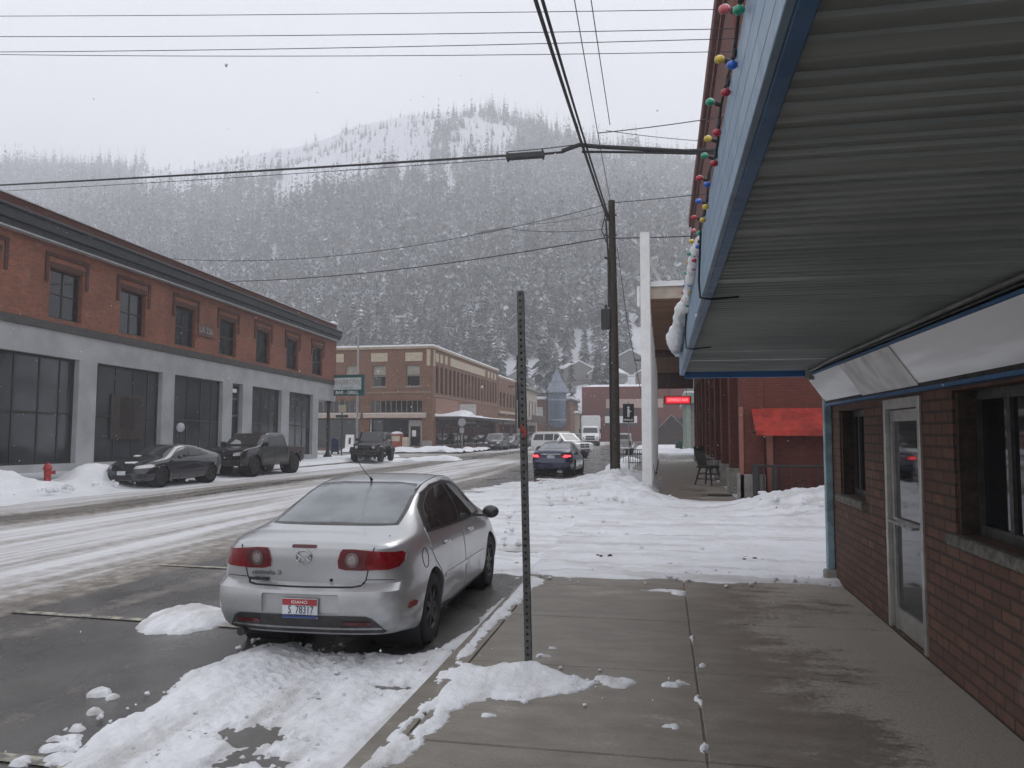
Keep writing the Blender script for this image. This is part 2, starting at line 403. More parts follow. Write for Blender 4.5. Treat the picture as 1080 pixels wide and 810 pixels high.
# A: snow around the parked silver car, kerb and post
xs = np.arange(-5.4, .55, .022); ys = np.arange(3.0, 10.1, .024); X, Y = np.meshgrid(xs, ys)
wx = X + .16 * (fbm(X * 3, Y * 3, 4, 5) - .5) + .07 * (fbm(X * 14, Y * 14, 3, 6) - .5)
wy = Y + .16 * (fbm(X * 3, Y * 3, 4, 9) - .5) + .07 * (fbm(X * 14, Y * 14, 3, 8) - .5)
n1 = fbm(X * 5, Y * 5, 4, 21) - .5; n2 = fbm(X * 22, Y * 22, 3, 31) - .5
trail = [(-3.30, 2.6), (-3.38, 4.05), (-3.50, 4.35), (-3.48, 4.75), (-3.5, 5.1), (-3.62, 5.5), (-3.6, 6.1), (-3.45, 6.5), (-2.9, 6.72), (-2.25, 6.45), (-2.02, 6.6), (-1.88, 7.1), (-1.86, 7.7), (-1.80, 9.6), (-1.55, 9.6), (-1.52, 8.4), (-1.58, 7.2), (-1.57, 6.4), (-1.66, 5.4), (-1.70, 4.9), (-1.69, 4.4), (-1.72, 2.6)]
d = sdpoly(wx, wy, trail)
thick = .028 * sstep(-.01, .06, d) + .04 * np.exp(-((wx + 3.32 - .05 * (Y - 5)) / .20) ** 2) * sstep(0, .16, d) * sstep(6.7, 5.9, Y)
thick += .035 * np.exp(-((wx + 1.85) / .15) ** 2) * sstep(0, .1, d) * sstep(6.2, 5.2, Y)
for cx, w in ((-2.95, .15), (-2.1, .15)):      # wheel ruts pressed into it
    rut = np.exp(-((wx - cx - .03 * np.sin(Y * 1.3)) / w) ** 4) * sstep(6.9, 6.4, Y)
    thick = thick * (1 - .6 * rut) + rut * .006 * np.sign(np.sin(Y * 62 + 9 * np.abs(X - cx) / w)) * (d > .02)
for cx, cy, rx, ry in ((-2.55, 4.62, .28, .13), (-2.02, 5.68, .20, .07), (-1.72, 6.5, .05, .12), (-2.35, 4.3, .2, .1), (-2.75, 6.55, .5, .2), (-1.84, 6.75, .1, .1)):
    q = 1 - np.hypot((wx - cx) / rx, (wy - cy) / ry); thick -= .06 * sstep(-.25, .45, q + 2.2 * n2 + .8 * n1)
thick += (n1 * .045 + n2 * .035) * sstep(-.05, .1, d)
thick -= .034 * sstep(.57, .74, fbm(X * 3.2 + 2, Y * 1.3, 5, 77)) * sstep(-3.05, -2.7, wx) * sstep(-1.75, -1.9, wx)
thick = np.where(d < -.02, -.05, thick)
lumpy = np.zeros_like(X)
for cx, cy, r in ((-4.0, 5.05, .085), (-3.86, 5.0, .05), (-3.78, 4.72, .05), (-3.55, 6.02, .06), (-3.6, 4.3, .07), (-3.52, 4.2, .08), (-3.68, 4.45, .05), (-3.62, 4.15, .05), (-3.7, 4.28, .04), (-3.44, 4.02, .09), (-3.62, 3.95, .06)):
    q = np.hypot(X - cx, Y - cy) / r; q = q + 1.2 * n2 + .5 * n1; thick = np.maximum(thick, np.where(q < 1, r * .35 * np.sqrt(np.clip(1 - q * q, 0, 1)) + n2 * .06, -.05))
pa = [(-4.99, 6.74), (-5.12, 7.25), (-5.0, 7.62), (-4.7, 7.6), (-4.42, 7.45), (-4.18, 7.1), (-4.35, 6.72), (-4.69, 6.58)]
dA = sdpoly(wx, wy, pa); thick = np.maximum(thick, np.where(dA > -.02, .10 * np.sqrt(np.clip(dA / .34, 0, 1)) + (n1 * .05 + n2 * .02) * sstep(0, .1, dA) - .004, -.05))
sp = [(-1.6, 4.0), (-1.58, 4.8), (-1.64, 5.5), (-1.60, 6.1), (-1.42, 5.85), (-1.24, 6.08), (-1.0, 6.0), (-.78, 5.88), (-.52, 5.74), (-.56, 5.58), (-.78, 5.42), (-.95, 5.28), (-1.2, 5.3), (-1.36, 5.0), (-1.40, 4.57), (-1.47, 4.2)]
dS = sdpoly(wx, wy, sp); tS = .02 * sstep(-.02, .05, dS) + hill_at(X, Y, -1.0, 5.86, .2, .1, .06) * sstep(-.02, .05, dS) + hill_at(X, Y, -1.2, 5.7, .25, .15, .03) * sstep(-.02, .05, dS)
for cx, cy, rx, ry in ((-1.32, 5.82, .14, .06), (-1.58, 5.35, .05, .25), (-1.5, 4.75, .05, .3), (-1.6, 5.9, .06, .1)):
    q = 1 - np.hypot((wx - cx) / rx, (wy - cy) / ry); tS -= .05 * sstep(-.2, .4, q + 1.1 * n2)
tS += (n1 * .02 + n2 * .018); tS = np.where(dS < -.04, -.05, tS); thick = np.maximum(thick, tS)
for cx, cy, rx, ry in ((-.33, 5.76, .13, .1), (-.42, 5.84, .09, .05), (.04, 5.74, .08, .07), (.11, 5.8, .06, .04), (-.02, 9.1, .26, .06), (.14, 8.98, .09, .09), (.02, 4.98, .035, .04), (-1.1, 4.95, .05, .03), (.22, 7.1, .025, .08), (.22, 6.3, .02, .05), (.215, 5.5, .025, .06), (.21, 4.7, .02, .09), (-1.62, 9.3, .2, .3), (-.9, 6.55, .05, .02), (-.95, 6.3, .06, .03)):
    q = 1 - np.hypot((wx - cx) / rx, (wy - cy) / ry); thick = np.maximum(thick, np.where(q > -.1, .018 * sstep(-.05, .4, q) + n2 * .012 - .003, -.05))
zz = near_ground(X, Y) + thick + np.where(X > -1.72, .003, .010)
kerbblend = sstep(-1.78, -1.62, X); zz = np.where((X > -1.8) & (X < -1.6) & (d > 0), (road_z(X) + .008) * (1 - kerbblend) + .003 * kerbblend + thick, zz)
tag(grid_mesh('kerbside_snow', xs, ys, zz, SNOWT, keep=thick > -.006), 'trodden snow strip behind the silver sedan and round the post foot', kind='stuff')
# B: packed snow over the alley mouth with ploughed heaps
xs = np.arange(-7.6, 9.5, .07); ys = np.arange(9.2, 34, .075); X, Y = np.meshgrid(xs, ys)
n1 = fbm(X * 1.1, Y * 1.1, 5, 41) - .5; n2 = fbm(X * 5, Y * 5, 4, 43) - .5; n3 = fbm(X * 13, Y * 13, 3, 47) - .5
edge = 9.82 + .35 * (fbm(X * 1.7, X * 0 + 3, 4, 51) - .5) + .12 * n2
al = .065 + .02 * n2 + .03 * n1
al = np.where(X > -1.8, al * sstep(-.02, .3, Y - edge) - .02 * (Y < edge), al)
# west side: thins out over the street
west = sstep(-6.6, -5.2, X + 1.0 * n1 * 2 + .25 * (Y - 20) * (Y > 20) * -.22) * sstep(9.4, 12.5, Y + .7 * (X + 5) * (X < -3) + 1.5 * n1)
th = np.where(X > -1.8, al, (.05 + .02 * n2 + .035 * n1) * west - .03 * (1 - west))
car_bare = (X < -1.78) & (Y < 10.2); th = np.where(car_bare, -.05, th)  # snow left off the asphalt by the parked sedan
th += hill_at(X, Y, -1.45, 23.0, 1.25, 3.2, .46) + hill_at(X, Y, -2.3, 26.5, 1.3, 3.5, .30) + hill_at(X, Y, -.6, 20.4, .9, 1.0, .18) + hill_at(X, Y, -1.3, 29, 1., 3., .25)
th += hill_at(X, Y, 4.6, 18.7, 1.7, 1.3, .72) + hill_at(X, Y, 7.5, 18.6, 2, 1.5, .75) + hill_at(X, Y, 2.5, 18.9, .9, .8, .24) + hill_at(X, Y, -3.2, 21, 1.5, 3, .10)
th += (n2 * .13 + n3 * .07) * sstep(.07, .3, th) + n3 * .03 + n2 * .035
for yy, w in ((12.6, .16), (14.3, .16), (16.0, .16), (17.4, .2)): th -= .06 * np.exp(-((Y - yy - .25 * np.sin(X * .5)) / w) ** 2) * (X > -3)
clear = sstep(20.1, 20.7, Y + .5 * n2) * sstep(-.35, -.1, X + .35 * n2) ; th = th * (1 - clear) - .05 * clear
th = np.where((Y > 27) & (X < -3.6), th - .05 * sstep(27, 30, Y + 2 * n1), th)
th -= .2 * sstep(31, 33.5, Y)
g = near_ground(X, Y); g = np.where((X > -1.62) & (Y > 19.3), 0, g)
tag(grid_mesh('alley_snow', xs, ys, g + th + .004, snow_mat('alley_snow_surface', .25, (.79, .80, .83), ruts=(.16, 1.9, 1)), keep=th > -.008), 'packed and heaped snow across the alley mouth', kind='stuff')
# C: bank along the opposite kerb
xs = np.arange(-22.6, -15.2, .09); ys = np.arange(8, 53, .1); X, Y = np.meshgrid(xs, ys)
n1 = fbm(X * .9, Y * .7, 5, 61) - .5; n2 = fbm(X * 4, Y * 4, 4, 63) - .5
th = .07 + .05 * n1
prof = np.exp(-((X + 19.1) / .75) ** 2)
th += prof * (.62 * sstep(27.5, 24, Y) * (.62 + 1.0 * n1) + .12 * sstep(24, 28, Y))
th += hill_at(X, Y, -19.2, 24.2, 1.0, 1.7, .28) + hill_at(X, Y, -19.3, 19.0, .9, 1.8, .22) + hill_at(X, Y, -20.5, 51.5, 1.5, 1.5, .2)
th -= hill_at(X, Y, -19.3, 21.6, .55, 1.0, .42)
th += n2 * .10 * sstep(.1, .3, th)
th *= sstep(-16.6, -18.0, X + .6 * n1); th = np.maximum(th, -.02)
th = np.where(X < -18.35, np.maximum(th, .03), th)
g = np.where(X < -18.4, .05, road_z(X))
tag(grid_mesh('opposite_snow_bank', xs, ys, g + th, SNOW, keep=th > .004), 'ploughed snow bank along the opposite kerb', kind='stuff')
# D: far banks
def bank(x0, x1, y0, y1, h, seed, label, zb=-.02):
    xs = np.arange(x0, x1, .18); ys = np.arange(y0, y1, .18); X, Y = np.meshgrid(xs, ys)
    e = np.minimum(np.minimum(X - x0, x1 - X), np.minimum(Y - y0, y1 - Y)); n = fbm(X * .7, Y * .7, 5, seed) - .45
    th = h * sstep(0, .7, e + n * .8) * (.55 + 1.3 * n) + .05 * (fbm(X * 3, Y * 3, 3, seed + 3) - .5)
    tag(grid_mesh('snow_bank', xs, ys, zb + th, SNOW, keep=th > .01), label, kind='stuff')
bank(-30, -18.6, 68.3, 70.6, .55, 71, 'low ploughed snow bank at the foot of the brown corner block')
bank(-19.2, -17.6, 68, 150, .4, 73, 'ploughed snow along the far left kerb')
bank(-2.8, -1.2, 69, 140, .5, 75, 'ploughed snow along the far right kerb')
bank(-1.5, 3.5, 69.5, 71.5, .6, 77, 'snow heap at the far end of the covered sidewalk')
bank(-17, -13.2, 49.2, 52.2, .35, 79, 'small snow ridge left in the crossing', -.08)
bank(-2.9, -1.3, 33, 52, .35, 81, 'ploughed snow beside the white canopy posts', -.05)
bank(-40, -22.6, 51, 53, .4, 83, 'snow piled round the corner of the red brick block', -.1)

# broken lumps thrown along the ploughed edges
lump = []
def lumps(n, fx, s0, s1):
    for _ in range(n):
        x, y, z = fx(); s = s0 + (s1 - s0) * random.random() ** 2.5; lump.append((x, y, z, s))
u_ = random.uniform
def e1():
    y = u_(3.9, 6.6); x = -3.48 - .1 * math.sin(y * 3) + random.gauss(-.02, .09); return x, y, road_z(x) + .03
def e2():
    y = u_(3.9, 9.5); x = u_(-3.4, -1.8); return x, y if y < 6.6 else y - 3.2, road_z(x) + .05
def e3(): return u_(-1.5, 1.9), random.gauss(10.0, .25), .02
def e4():
    x, y = u_(-5, 1.8), u_(10.5, 20); return x, y, .0
def e5(): return min(-.75, random.gauss(-1.9, .9)), random.gauss(22.5, 2.8), .2
def e6(): return random.gauss(5, 1.8), random.gauss(18.3, .8), .34
def e7(): return random.gauss(-18.2, .6), u_(10, 27), .12
def e8(): return random.gauss(-1.15, .35), random.gauss(5.6, .3), .012
for n, fx, a, b_ in ((30, e1, .008, .028), (60, e2, .008, .03), (60, e3, .012, .05), (130, e4, .015, .06), (90, e5, .03, .13), (50, e6, .03, .13), (90, e7, .03, .14), (40, e8, .006, .02)): lumps(n, fx, a, b_)
lb_ = MB()
for x, y, z, s in lump:
    k0 = len(lb_.bm.verts); bmesh.ops.create_icosphere(lb_.bm, subdivisions=2, radius=s, matrix=Matrix.Translation((x, y, z)) @ Matrix.Rotation(u_(0, 6), 4, 'Z') @ Matrix.Diagonal((1, u_(.6, 1), u_(.5, .9), 1)))
    lb_.bm.verts.ensure_lookup_table(); c = Vector((x, y, z)); ph = u_(0, 9)
    for v_ in lb_.bm.verts[k0:]:
        d_ = v_.co - c; q = d_ / s; v_.co = c + d_ * (1 + .28 * math.sin(q.x * 3.1 + ph) * math.cos(q.y * 3.7 - ph) + .2 * math.sin(q.z * 5 + q.x * 4 + ph))
tag(lb_.build('snow_lumps', SNOWT, None, 0, False), 'loose broken snow lumps scattered along the ploughed edges', kind='stuff')

# ================================================================== wooded hill
RX = np.array([-1500, -880, -797, -716, -625, -550, -466, -385, -328, -273, -229, -187, -150, -94, -35, 37, 97, 250, 500, 1300.])
RZ = np.array([335, 335, 326, 318, 310, 308, 320, 332, 343, 350, 350, 344, 330, 306, 290, 268, 255, 245, 240, 220.])
def hill_z(X, Y):
    Xr = X * np.clip(800 / np.maximum(Y, 1), .9, 3)    # ridge height as seen along each bearing
    h = np.interp(np.clip(Xr, -1500, 1300), RX, RZ)
    f = np.clip((Y - 175) / 625, 0, 1.5)
    p = np.where(f < 1, f ** 1.22, 1 - (f - 1) * .5)
    g = (fbm(X / 130, Y / 200, 4, 91) - .5) * 60 * np.clip(f * 2, 0, 1) * np.clip((1.05 - f) * 4, 0, 1) + (fbm(X / 40, Y / 60, 3, 93) - .5) * 12 * np.clip(f * 3, 0, 1) * np.clip((1.0 - f) * 6, .15, 1)
    return -.3 + h * p + g
xs = np.arange(-1440, 1240, 12.); ys = np.arange(168, 1100, 9.); X, Y = np.meshgrid(xs, ys)
tag(grid_mesh('hill', xs, ys, hill_z(X, Y), snow_mat('hill_snow', .12, (.74, .75, .79))), 'steep snow covered hill above the town', kind='structure')
def conifer(h, r, layers, nb, seed, leaf=1., droop=(.35, .8)):
    """fronds as pairs of drooping triangles; returns verts, tris for the crown"""
    q = np.random.default_rng(seed); V = []; F = []
    for i in range(layers):
        f = (i + q.uniform(-.25, .25)) / layers; f = min(max(f, 0), .98)
        z = h * (.10 + .88 * f); rr = r * (1 - f) ** .85 * q.uniform(.75, 1.1) + .02 * r
        m = max(3, int(nb * (1 - .5 * f)))
        for k in range(m):
            a = 2 * PI * (k + q.uniform(-.35, .35)) / m + i * 1.7; L = rr * q.uniform(.65, 1.18)
            w = L * q.uniform(.26, .42) * leaf; dr = L * q.uniform(*droop)
            ca, sa = math.cos(a), math.sin(a); b = len(V)
            V += [(0, 0, z + .05 * L), (ca * L * .6 - sa * w, sa * L * .6 + ca * w, z - dr * .62), (ca * L, sa * L, z - dr), (ca * L * .6 + sa * w, sa * L * .6 - ca * w, z - dr * .66)]
            F += [(b, b + 1, b + 2), (b, b + 2, b + 3)]
    b = len(V); V += [(.06 * r, 0, h * .9), (-.05 * r, .05 * r, h * .9), (-.05 * r, -.05 * r, h * .9), (0, 0, h)]
    F += [(b, b + 1, b + 3), (b + 1, b + 2, b + 3), (b + 2, b, b + 3)]
    return np.array(V), np.array(F)
def needle_mat(name, amt, base=(.030, .038, .030)):
    t = NT(name); v = t.obj(); g = t.N('ShaderNodeNewGeometry'); s = t.N('ShaderNodeSeparateXYZ', i_0=g.outputs['Normal'])
    n = t.noise(v, .42, 6, .8); n2 = t.noise(v, .11, 3)
    up = t.math('ABSOLUTE', s.outputs[2])
    f = t.math('MULTIPLY', t.mr(t.math('ADD', t.math('MULTIPLY', up, .35), t.math('ADD', t.math('MULTIPLY', n, .85), t.math('MULTIPLY', n2, .75))), .99 - amt, 1.24 - amt), 1.)
    c = t.mix(t.mr(n2, .35, .65), base, tuple(q * 1.6 for q in base))
    t.P('Base Color', t.mix(f, c, (.72, .73, .77))); t.P('Roughness', .8); t.P('Specular IOR Level', .2); MATS[name] = t.m; return t.m
NEED = needle_mat('snow_dusted_needles', -.03, (.026, .034, .028)); NEEDF = needle_mat('far_snowy_needles', -.02, (.036, .042, .040))
VAR = [conifer(1, q, 10, 5, 100 + i, 1.5, (.8, 1.5)) for i, q in enumerate((.13, .16, .12, .18, .11, .19, .12, .15))]
N = 30000
px = rng.uniform(-760, 330, N); py = 186 + 640 * rng.random(N) ** .85
ang = np.arctan2(px, py); okv = (ang > R(-48)) & (ang < R(24))
f = (py - 175) / 625; dens = fbm(px / 70, py / 90, 4, 97); dl = fbm(px / 22, py / 60, 3, 99)
bare = sstep(.52, .62, f + .45 * (dl - .5)) * sstep(R(-40), R(-36), ang) * sstep(R(-9), R(-12), ang)
lim = np.maximum(.20 + bare * (.335 + .13 * (ang < R(-17))), .42 * (f > .86)); okv &= ~((py < 265) & (ang > R(-31)) & (ang < R(5))); okv &= ~((py < 290) & (ang > R(-6.5)) & (ang < R(.5)) & (dl < .56))
okv &= (dens * .65 + dl * .35) > lim
okv &= rng.random(N) < np.where(bare > .5, .45, 1.)
N2 = 5200; qx = rng.uniform(-760, 250, N2); qy = 520 + 300 * rng.random(N2); qa = np.arctan2(qx, qy); k2 = (qa > R(-48)) & (qa < R(16)) & (fbm(qx / 30, qy / 45, 3, 119) > .42)
px = np.concatenate([px[okv], qx[k2]]); py = np.concatenate([py[okv], qy[k2]]); f = (py - 175) / 625; nbig = int(okv.sum()); pz = hill_z(px, py)
H = 15 + 20 * rng.random(len(px)) ** 1.3; H *= np.where(f > .85, .75, 1); H[:nbig] *= np.where(f[:nbig] > .8, .55 + .75 * rng.random(nbig), 1); H[nbig:] = 3 + 9 * rng.random(len(px) - nbig) ** 2 ; H *= np.where(rng.random(len(px)) < .12, 1.3, 1)
vs = []; fs = []; off = 0; which = rng.integers(0, len(VAR), len(px)); rot = rng.uniform(0, 2 * PI, len(px))
for k, (V, F) in enumerate(VAR):
    I = np.where(which == k)[0]
    if not len(I): continue
    c, s_ = np.cos(rot[I])[:, None], np.sin(rot[I])[:, None]; h = H[I][:, None]
    P = np.stack([(V[:, 0] * c - V[:, 1] * s_) * h + px[I][:, None], (V[:, 0] * s_ + V[:, 1] * c) * h + py[I][:, None], V[:, 2] * h + pz[I][:, None] - .5], -1)
    vs.append(P.reshape(-1, 3)); fs.append((F[None] + (np.arange(len(I)) * len(V))[:, None, None] + off).reshape(-1, 3)); off += len(I) * len(V)
tag(np_mesh('hillside_forest', np.concatenate(vs), np.concatenate(fs), NEEDF), 'dense snow dusted conifer forest covering the hill', 'forest', kind='stuff')
# the nearest trees, each on its own
BARK = pmat('conifer_bark', (.06, .045, .035), .9, var=.3)
protos = []
def conifer_tree(h, r, seed):
    e = empty('conifer_tree'); MB().cyl((0, 0, -1), (0, 0, h * .8), .014 * h, .002 * h, 8).build('trunk', BARK, e)
    V, F = conifer(h, r, 30, 10, seed, .8); np_mesh('crown', V, F, NEED, None, e); return e
GRP = 'tall conifers at the foot of the wooded hill'
for i in range(5): protos.append(conifer_tree(*((25, 3.5), (28, 3.8), (22, 3.3), (31, 4.2), (19, 3.0))[i], 300 + i))
HOUSES = ((-25, 236), (-17.5, 232), (-10, 246), (-3.5, 230), (2, 252), (-42, 225), (9, 236))
used = set(); k = 0
for tries in range(900):
    if k >= 150: break
    y = 190 + 95 * random.random(); a = R(random.uniform(-30, 4)); x = y * math.tan(a)
    if any((x - u) ** 2 + (y - w) ** 2 < 16 for u, w in used): continue
    if -22 < x < 9 and y < 200 and random.random() < .4: continue
    if x > -14 and random.random() < .5: continue
    if any(abs(x / y * hy - hx) < 6.5 and -22 < y - hy < 9 for hx, hy in HOUSES): continue
    if -6.8 < math.degrees(a) < .5 and random.random() < .45: continue
    used.add((x, y)); p = k % 5
    e = protos[p] if k < 5 else copy_tree(protos[p])
    z = float(hill_z(np.array([x]), np.array([y]))[0]); s = random.uniform(.75, 1.3)
    e.location = (x, y, z - .5); e.rotation_euler = (0, 0, random.uniform(0, 6)); e.scale = (s, s, s * random.uniform(.9, 1.1))
    tag(e, 'dark conifer dusted with snow at the foot of the wooded hill', 'tree', GRP); k += 1
# bare trees
TWIG = pmat('bare_twigs', (.11, .10, .095), .9, var=.3)
def bare_tree(h, seed):
    q = random.Random(seed); e = empty('bare_tree'); tr = MB(); cr = MB()
    tr.tube([(0, 0, -.5), (.05, .02, h * .25), (.0, .1, h * .5)], [.022 * h, .017 * h, .011 * h], 7)
    def grow(p, d, L, r, n):
        pts = [p]; dd = d.copy()
        for i in range(3):
            dd = (dd + Vector((q.uniform(-.2, .2), q.uniform(-.2, .2), q.uniform(0, .18)))).normalized(); pts.append(pts[-1] + dd * L / 3)
        cr.tube(pts, [r, r * .8, r * .6, r * .35], 4)
        if n:
            for j in range(4):
                a = pts[1 + j % 3]; nd = (dd + Vector((q.uniform(-1, 1), q.uniform(-1, 1), q.uniform(-.3, .6)))).normalized(); grow(a, nd, L * .62, r * .5, n - 1)
    for j in range(9):
        a = q.uniform(0, 6.28); grow(Vector((0, .05, h * q.uniform(.2, .5))), Vector((math.cos(a) * .7, math.sin(a) * .7, .9)).normalized(), h * .42, .006 * h, 2)
    tr.build('trunk', BARK, e); cr.build('branches', TWIG, e, recalc=False); return e
b0 = bare_tree(11, 1); b1 = bare_tree(9, 2)
for i, (x, y, s, l) in enumerate(((-8, 186, 1.0, 'bare grey tree behind the low red brick building beside the turret'), (-3.5, 181, 1.05, 'bare grey tree just left of the white canopy post on the far slope'), (-1.0, 172, .9, 'small bare tree behind the white canopy posts'),
        (-12.5, 184, 1.1, 'tall bare tree between the turret and the hillside houses'), (2.5, 170, 1, 'bare tree seen under the wooden canopy at the street end'), (-26, 186, 1.1, 'bare frosted tree beside the dark conifers behind the cream house'))):
    e = (b0, b1)[i] if i < 2 else copy_tree((b0, b1)[i % 2])
    e.location = (x, y, float(hill_z(np.array([x]), np.array([float(y)]))[0]) - .2); e.rotation_euler = (0, 0, i * 1.3); e.scale = (s, s, s)
    tag(e, l, 'tree')
# ================================================================== buildings
def wall_holes(mb, P, u0, u1, z0, z1, holes, depth):
    """wall sheet with real openings and reveals; P(u, z, d) maps to 3-D, d = depth behind the face"""
    us = sorted({u0, u1, *[h[0] for h in holes], *[h[1] for h in holes]}); zs = sorted({z0, z1, *[h[2] for h in holes], *[h[3] for h in holes]})
    us = [u for u in us if u0 <= u <= u1]; zs = [z for z in zs if z0 <= z <= z1]
    inside = lambda u, z: any(h[0] < u < h[1] and h[2] < z < h[3] for h in holes)
    for a, b in zip(us, us[1:]):
        for c, d in zip(zs, zs[1:]):
            if not inside((a + b) / 2, (c + d) / 2): mb.quad(P(a, c, 0), P(b, c, 0), P(b, d, 0), P(a, d, 0))
    for h in holes:
        a, b, c, d = h[:4]
        for q in (((a, c), (a, d)), ((a, d), (b, d)), ((b, d), (b, c)), ((b, c), (a, c))):
            mb.quad(P(*q[0], 0), P(*q[1], 0), P(*q[1], depth), P(*q[0], depth))
def pbox(mb, P, u0, u1, z0, z1, d0, d1, bev=0):
    a = Vector(P(u0, z0, d0)); b = Vector(P(u1, z1, d1))
    mb.box(min(a.x, b.x), max(a.x, b.x), min(a.y, b.y), max(a.y, b.y), min(a.z, b.z), max(a.z, b.z), bev)
def window(parent, P, u0, u1, z0, z1, d, fmat, gmat, nv=1, nh=(), fw=.05, name='window', sill=None, blind=None):
    """frame part with its glass as sub-part"""
    f = MB()
    pbox(f, P, u0, u0 + fw, z0, z1, d, d + .07); pbox(f, P, u1 - fw, u1, z0, z1, d, d + .07)
    pbox(f, P, u0 + fw, u1 - fw, z0, z0 + fw, d + .002, d + .068); pbox(f, P, u0 + fw, u1 - fw, z1 - fw, z1, d + .002, d + .068)
    for k in (nv if isinstance(nv, (list, tuple)) else [i / nv for i in range(1, nv)]):
        u = u0 + (u1 - u0) * k; pbox(f, P, u - fw * .4, u + fw * .4, z0 + fw, z1 - fw, d + .006, d + .062)
    for k in nh:
        z = z0 + (z1 - z0) * k; pbox(f, P, u0 + fw, u1 - fw, z - fw * .45, z + fw * .45, d + .01, d + .058)
    w = f.build(name, fmat, parent)
    g = MB(); pbox(g, P, u0 + fw * .5, u1 - fw * .5, z0 + fw * .5, z1 - fw * .5, d + .03, d + .042); g.build('glass', gmat, w)
    if blind:
        b = MB(); pbox(b, P, u0 + fw, u1 - fw, z0 + (z1 - z0) * blind[0], z1 - fw, d + .024, d + .028); b.build('blind', blind[1], w)
    if sill:
        s = MB(); pbox(s, P, u0 - .08, u1 + .08, z0 - .12, z0 - .002, -.06, d + .05); s.build('sill', sill, w)
    return w

# ---------------- long red brick block over a grey ground floor
rz = math.atan2(1.7, 38.05)
LB = empty('brick_block', (-22.1, 50.05, .10), rz, 'long two storey red brick block with grey painted ground floor and black cornice', 'building')
LB.scale = (1, 1, .955); LB.rotation_euler = (-.0125, 0, rz)
P = lambda u, z, d: (-d, u, z)
holes = [(-4.07 - 3.81 * k, -2.43 - 3.81 * k, 5.62, 7.46) for k in range(9)]
b = MB(); wall_holes(b, P, -38, 0, 5.45, 9.1, holes, .25)
b.quad((0, 0, 5.45), (-14, 0, 5.45), (-14, 0, 9.15), (0, 0, 9.15)); b.quad((0, -38, 5.45), (-14, -38, 5.45), (-14, -38, 9.15), (0, -38, 9.15))
b.build('upper_wall', B_LEFT, LB)
TRIMB = brick('dark_trim_brick', (.10, .042, .032), (.07, .03, .025), (.08, .05, .045), .21, .07, .008, .4, .2)
for u0, u1, z0, z1 in holes:
    window(LB, P, u0, u1, z0, z1, .16, BRONZE, GLASS, 2, (.5,), .07)
    h = MB(); pbox(h, P, u0 - .02, u1 + .02, z1 + .003, z1 + .22, -.03, -.001); pbox(h, P, u0 - .26, u1 + .26, z1 + .42, z1 + .55, -.05, -.001)
    for s, e in ((u0 - .26, u0 - .12), (u1 + .12, u1 + .26)): pbox(h, P, s, e, z1 - .55, z1 + .418, -.045, -.001)
    h.build('window_hood', TRIMB, LB)
b = MB(); pbox(b, P, -38, .02, 5.16, 5.46, -.06, .3, .01); b.box(-14, -.31, -.001, .05, 5.16, 5.46); b.build('belt_course', pmat('dark_band', (.06, .058, .056), .8), LB)
b = MB(); pbox(b, P, -38, .2, 8.36, 8.62, -.2, .2, .02); pbox(b, P, -38, .28, 8.623, 8.98, -.28, .2, .02); pbox(b, P, -38, .34, 8.983, 9.1, -.34, .2, .03)
b.build('cornice', pmat('black_tar_cornice', (.018, .02, .024), .6, var=.5, scale=6, bump=.3), LB)
b = MB(); pbox(b, P, -38, .26, 8.31, 8.358, -.26, -.001); b.build('cornice_lip', pmat('grey_metal_lip', (.35, .35, .35), .5), LB)
b = MB(); pbox(b, P, -38, 0, 9.103, 9.5, 0, .35); b.box(-14, -.352, -.35, 0, 9.153, 9.5); b.build('parapet', brick('parapet_brick', (.11, .038, .026), (.085, .03, .022), (.09, .05, .04), .21, .07, .008, .4, .3), LB)
b = MB(); pbox(b, P, -38, .03, 9.503, 9.56, -.04, .4); b.box(-14, -.41, -.4, .03, 9.503, 9.56); b.build('parapet_cap', pmat('pale_cap', (.5, .5, .5), .6), LB)
b = MB(); b.box(-13.9, -.36, -37.9, -.36, 9.1, 9.3); b.build('roof_snow', SNOW, LB)
b = MB(); b.sphere((-.15, -.25, 9.62), .22, 1.2, 1.6, .7); b.sphere((-.3, -.8, 9.6), .16, 1.2, 2, .5); b.build('snow_cap', SNOW, LB, 0)
bays = [(-5.0 * k - 3.1 - a, -5.0 * k - 3.1 - b) for k, a, b in ()]
bays = [(-7.35, -3.83), (-11.96, -8.38), (-19.19, -15.02), (-24.3, -20.11), (-29.5, -25.28), (-34.6, -30.4)]
gh = [(a, c, .28, 4.22) for a, c in bays] + [(-14.08, -12.99, .12, 4.22)]
b = MB(); wall_holes(b, P, -38, -2.95, 0, 5.16, gh, .32)
wall_holes(b, P, -2.95, 0, 4.0, 5.16, [], .3); b.quad((0, -2.95, 4.0), (0, 0, 4.0), (-3, 0, 4.0), (-3, -2.95, 4.0)); b.quad((0, 0, 4), (-14, 0, 4), (-14, 0, 5.16), (0, 0, 5.16))
b.quad((0, -2.95, 0), (-3, -2.95, 0), (-3, -2.95, 4), (0, -2.95, 4)); b.quad((-3, -2.95, 0), (-3, 0, 0), (-3, 0, 4), (-3, -2.95, 4)); b.quad((-3, 0, 0), (-14, 0, 0), (-14, 0, 4), (-3, 0, 4)); b.quad((0, -38, 0), (-14, -38, 0), (-14, -38, 5.16), (0, -38, 5.16))
b.build('ground_floor_wall', GREYP, LB)
for a, c in bays: window(LB, P, a, c, .28, 4.22, .2, BRONZE, GLASSG, [.08, .33, .60, .83] if c - a > 3.6 else [.12, .4, .68, .9], (.47, ), .085, 'bay_window')
d = window(LB, P, -14.08, -12.99, .12, 4.22, .22, pmat('grey_door_frame', (.10, .10, .11), .5), GLASS, 1, (.58, .8), .12, 'entrance_door')
